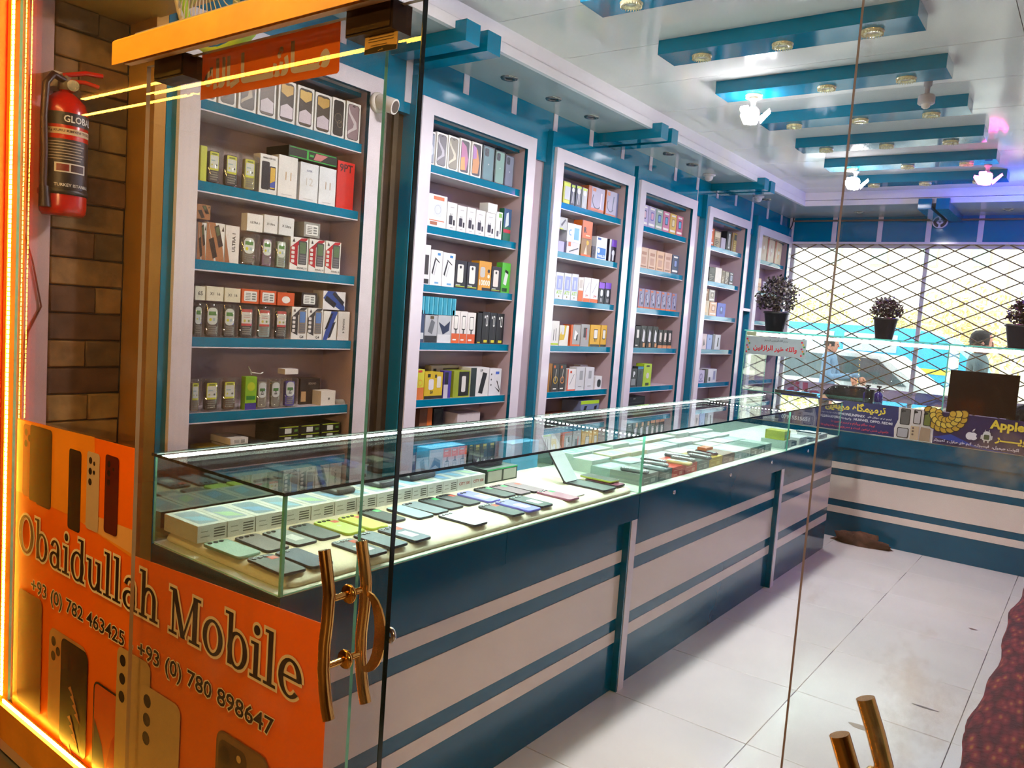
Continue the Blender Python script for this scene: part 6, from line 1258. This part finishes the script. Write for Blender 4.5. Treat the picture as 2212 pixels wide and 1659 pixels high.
for x in (-2.72, -1.47, -.22, 1.06): wp('frame_stile', w3, B(x, YW+.06, .86, x+.035, YW+.1, 2.45, FR))
for a_, b_ in ((-2.685, -1.47), (-1.435, -.22), (-.185, 1.06)): wp('glass_pane', w3, B(a_, YW+.078, .86, b_, YW+.084, 2.45, CLEAR, edge=GEDGE, axis=1))
fl = empty('window_film', (-1.5, YW+.07, .9)); tag(fl, 'pale lilac window film with pink and blue Arabic letters along window bottom', 'window film')
FILM = mat('lilac_film', HX('cfc4d6'), .6)
wp('sheet', fl, B(-2.66, YW+.072, .86, .9, YW+.0735, 1.085, FILM))
t = Draw((-2.66, YW+.072, .86), (1, 0, 0), (0, 0, 1), 1.6, .225, .0006); t.text(arabic('شولة'), .02, .05, .38, .95, 'dc7a92', .05, 0, True); t.text('2', .45, .1, .53, .8, '7a90c8', .05); t.rr(.78, .05, 1.05, 1.0, '9aa8d8', .15); t.poly([(.82, .1), (1.02, .1), (1.02, .5), (.9, .6)], 'd8b8b8'); o = t.build('print', fl); o.location = -fl.location
# ---------------------------------------------------------------- heap of cloth and floor marks
rg = random.Random(5); m = MB(); vs = []; nr, nc = 9, 16
for i in range(nr+1):
    for j in range(nc):
        A = 2*math.pi*j/nc; r = .5*math.pi*i/nr; k_ = 1+.22*math.sin(3*A+i)+.12*rg.uniform(-1, 1)
        vs.append((-1.33+.20*math.cos(r)*math.cos(A)*k_, 6.34+.055*math.cos(r)*math.sin(A)*k_, .001+.085*math.sin(r)*k_))
m.add(vs, [(i*nc+j, i*nc+(j+1) % nc, (i+1)*nc+(j+1) % nc, (i+1)*nc+j) for i in range(nr) for j in range(nc)], mat('brown_cloth', HX('4a3020'), .9, var=.4, vscale=18), True)
o = m.build('cloth_heap'); tag(o, 'crumpled dark brown cloth heap on the floor against the far counter', 'cloth')
for i, (x, y, a_, b_, c, lk) in enumerate(((-.62, 3.33, .045, .02, 'a49c84', 'flattened beige spot on the floor tiles'), (-.45, 3.72, .05, .008, '5a5c58', 'thin dark scrap lying on the floor tiles'), (-.42, 4.98, .02, .012, '7a625c', 'small brown crumb on the far floor tiles'), (-.22, 3.35, .035, .02, 'c0bdb2', 'pale smear on the tiles close to the bench'))):
    m = MB(); m.prism([(x+a_*math.cos(t_)*(1+.2*math.sin(3*t_)), y+b_*math.sin(t_)) for t_ in [6.283*k/14 for k in range(14)]], .0003, .0011, card(c)); o = m.build('floor_scrap'); tag(o, lk, 'scrap', 'scraps on the floor')
# ---------------------------------------------------------------- street outside the window
struct('ground_outside', B(-40, YW+.12, -.3, 40, 80, -.05, mat('street_asphalt', HX('b4aea4'), .9, var=.15, vscale=1)))
def building(x0, x1, y, h, c, lab, rows, cols):
    e = empty('building', ((x0+x1)/2, y, -.05)); tag(e, lab, 'building'); wp('wall', e, B(x0, y, -.05, x1, y+6, h, mat('facade_'+c, HX(c), .9, var=.08, vscale=.6)))
    for r in range(rows):
        for k in range(cols):
            xx = x0+(k+.3)*(x1-x0)/cols; zz = 1.6+r*(h-1.6)/rows; ww = .4*(x1-x0)/cols; q = wp('window', e, B(xx, y-.06, zz, xx+ww, y, zz+.9, card('d8c4a8'))); g = wp('pane', q, B(xx+.06, y-.08, zz+.06, xx+ww-.06, y-.06, zz+.84, card('b8d4c4', .1))); g.location = (0, 0, 0)
    wp('roof_edge', e, B(x0-.1, y-.15, h, x1+.1, y+6, h+.2, card('d8c08a')))
building(-12, -3.2, 34, 7.5, 'f6efdc', 'cream house with green window panes across the street', 2, 5)
building(-2.2, 6.5, 30, 9, 'f8f0d8', 'pale yellow house with balconies farther along the street', 3, 5)
def tree(x, y, h, r, lab, cols, n=1900):
    e = empty('street_tree', (x, y, -.05)); tag(e, lab, 'tree', 'trees across the street'); rg = random.Random(int(x*77))
    wp('trunk', e, MB().tube([(x, y, -.05), (x+.05, y, h*.4), (x, y, h*.75)], [.12, .09, .04], card('6a5236'), 8)); m = MB()
    MS = [mat('tree_'+c, HX(c), .8, var=.2) for c in cols]
    for k in range(n):
        d = Vector((rg.gauss(0, 1), rg.gauss(0, 1), rg.gauss(0, .8))).normalized()*r*rg.random()**.4; c = Vector((x, y, h*.75))+d
        u_ = Vector((rg.uniform(-1, 1), rg.uniform(-1, 1), rg.uniform(-1, 1))).normalized(); v_ = u_.orthogonal().normalized(); s_ = rg.uniform(.05, .11)
        m.add([c, c+u_*s_+v_*s_*.4, c+u_*s_*2, c+u_*s_-v_*s_*.4], [(0, 1, 2, 3)], rg.choice(MS))
    q = wp('foliage', e, m); q['kind'] = 'stuff'
tree(-7.2, 24, 2.5, 1.4, 'yellow-green tree behind the bushy plant', ('d8cf8a', 'ccc47e', 'e4dca0'))
tree(-2.9, 24, 2.6, 1.5, 'large yellowing tree in the middle of the window', ('dcc98a', 'd0b87a', 'e6d69a'))
tree(-5.6, 28.5, 2.2, 1.1, 'low olive tree between the two yellow ones', ('c4c08a', 'd0c88a', 'bcb67a'))
tree(.6, 27, 2.8, 1.5, 'rusty yellow tree near the right window edge', ('dcc090', 'e0c898', 'd0c888'))
bs = empty('minibus', (-4.3, 17.5, 0)); tag(bs, 'light blue minibus parked in the street behind the glass', 'bus')
BL_ = mat('bus_blue', HX('3a9fe0'), .3)
wp('body', bs, MB().prism([(-8.2, .3), (-1.8, .3), (-1.7, .8), (-1.9, 1.2), (-2.5, 1.72), (-3.0, 1.85), (-8.0, 1.85), (-8.2, 1.7)], 17.0, 18.9, BL_, plane='xz'))
for k in range(4): wp('side_window', bs, B(-7.9+k*1.2, 16.98, 1.35, -6.9+k*1.2, 17.0, 1.7, card('b8d8e8', .1)))
wp('yellow_stripe', bs, B(-8.2, 16.985, 1.0, -1.9, 17.0, 1.1, card('d8d04a'))); wp('tail_lamp', bs, B(-1.95, 16.97, .9, -1.8, 17.0, 1.15, card('e0503a')))
for x in (-7.1, -2.8): wp('wheel', bs, MB().cyl((x, 16.95, .33), (x, 17.2, .33), .36, BLACK, 20))
cr = empty('parked_car', (-2.9, 12.3, 0)); tag(cr, 'silver car with a large windscreen close behind the window film', 'car')
CG = mat('car_silver', HX('b8bcbc'), .25, metal=.3)
wp('body', cr, MB().prism([(-4.9, .25), (-1.5, .25), (-1.45, .75), (-1.9, .9), (-2.5, 1.35), (-4.1, 1.4), (-4.7, .95), (-4.95, .8)], 12.0, 13.6, CG, plane='xz'))
wp('side_window', cr, MB().prism([(-4.45, .95), (-2.15, .95), (-2.55, 1.3), (-4.05, 1.33)], 11.985, 12.0, card('4a5a5e', .08), plane='xz'))
for x in (-4.2, -2.1): wp('wheel', cr, MB().cyl((x, 11.95, .3), (x, 12.2, .3), .31, BLACK, 20))
# ---------------------------------------------------------------- people in the street
def person(x, y, h, face, shirt, hair, lab, skin='a8705a', arm=0.0):
    k = h/1.72; e = empty('person', (x, y, -.05), (0, 0, face)); tag(e, lab, 'person', 'people in the street')
    def sk(name, V, E, Rr, m, root=0, parent=e):
        me = bpy.data.meshes.new(name); me.from_pydata([tuple(c*k for c in v) for v in V], E, []); o = bpy.data.objects.new(name, me); COL.objects.link(o); o.parent = parent
        md = o.modifiers.new('skin', 'SKIN'); md.use_smooth_shade = True
        for i, r in enumerate(Rr): me.skin_vertices[0].data[i].radius = (r[0]*k, r[1]*k) if isinstance(r, tuple) else (r*k, r*k)
        me.skin_vertices[0].data[root].use_root = True
        s = o.modifiers.new('sub', 'SUBSURF'); s.levels = 2; s.render_levels = 2; me.materials.append(m); return o
    SKN = mat('skin_'+skin, HX(skin), .6); SH_ = mat('shirt_'+shirt, HX(shirt), .9)
    V = [(0, 0, .95), (0, 0, 1.12), (0, .01, 1.32), (0, .0, 1.42), (0, 0, 1.5), (.1, 0, .88), (.1, .02, .5), (.1, 0, .08), (.1, .14, .04), (-.1, 0, .88), (-.1, .02, .5), (-.1, 0, .08), (-.1, .14, .04),
         (.19, 0, 1.4), (.24, -.02+.1*arm, 1.14), (.24, .1+.3*arm, .93+.25*arm), (-.19, 0, 1.4), (-.24, -.02+.1*arm, 1.14), (-.24, .1+.3*arm, .93+.25*arm)]
    E = [(0, 1), (1, 2), (2, 3), (3, 4), (0, 5), (5, 6), (6, 7), (7, 8), (0, 9), (9, 10), (10, 11), (11, 12), (3, 13), (13, 14), (14, 15), (3, 16), (16, 17), (17, 18)]
    Rr = [(.16, .11), (.155, .11), (.17, .12), (.12, .09), .055, .085, .06, .045, .04, .085, .06, .045, .04, .062, .05, .04, .062, .05, .04]
    sk('body', V, E, Rr, SH_)
    hd = MB(); n = 18
    hd.lathe([(0, -.125), (.035, -.12), (.058, -.095), (.07, -.05), (.078, 0), (.08, .04), (.07, .085), (.045, .113), (0, .122)], (0, 0, 0), SKN, n); q = hd.build('head', e); q.location = (0, .02*k, 1.60*k); q.scale = (.95*k, 1.15*k, k)
    MB().lathe([(.0, -.014), (.010, -.012), (.007, .02), (0, .03)], (0, .083, -.015), SKN, 8).build('nose', q)
    for s_ in (-1, 1):
        MB().lathe([(0, -.03), (.012, -.02), (.014, .01), (0, .03)], (s_*.08, -.005, -.01), SKN, 8).build('ear', q); MB().lathe([(0, -.008), (.009, 0), (0, .008)], (s_*.03, .073, .012), card('1c1412'), 8).build('eye', q)
    MB().box(-.02, .066, -.064, .02, .074, -.057, card('7a4038')).build('mouth', q)
    hh = MB(); hh.lathe([(.083, -.02), (.088, .04), (.078, .09), (.05, .122), (0, .132)], (0, -.012, 0), mat('hair_'+hair, HX(hair), .8, bump=.5, bscale=90), n); hh.build('hair', q)
    for s_ in (-1, 1):
        hx_, hy_, hz_ = s_*.24, .1+.3*arm, .93+.25*arm
        m = MB()
        for f_ in range(4): m.tube([(hx_+s_*0+(f_-1.5)*.018*0, hy_+.03+(f_-1.5)*.018, hz_-.05), (hx_, hy_+.04+(f_-1.5)*.02, hz_-.1-.01*(f_ in (1, 2))), (hx_-s_*.012, hy_+.045+(f_-1.5)*.019, hz_-.135-.012*(f_ in (1, 2)))], [.011, .0095, .007], SKN, 6)
        m.tube([(hx_, hy_+.01, hz_-.02), (hx_, hy_+.02, hz_-.06), (hx_, hy_+.02, hz_-.075)], [.03, .034, .03], SKN, 8); m.tube([(hx_-s_*.01, hy_+.045, hz_-.03), (hx_-s_*.02, hy_+.075, hz_-.06), (hx_-s_*.02, hy_+.085, hz_-.09)], [.012, .01, .008], SKN, 6)
        o = m.build('hand', e); o.scale = (k, k, k)
    return e
person(-1.06, 9.5, 1.78, math.radians(-75), '5a6668', '1c1614', 'man with dark hair in a grey shirt passing close outside the window')
person(-3.05, 11.4, 1.62, math.radians(-90), '5a7088', '2a201c', 'distant person in blue leaning by the silver car', arm=1.0)
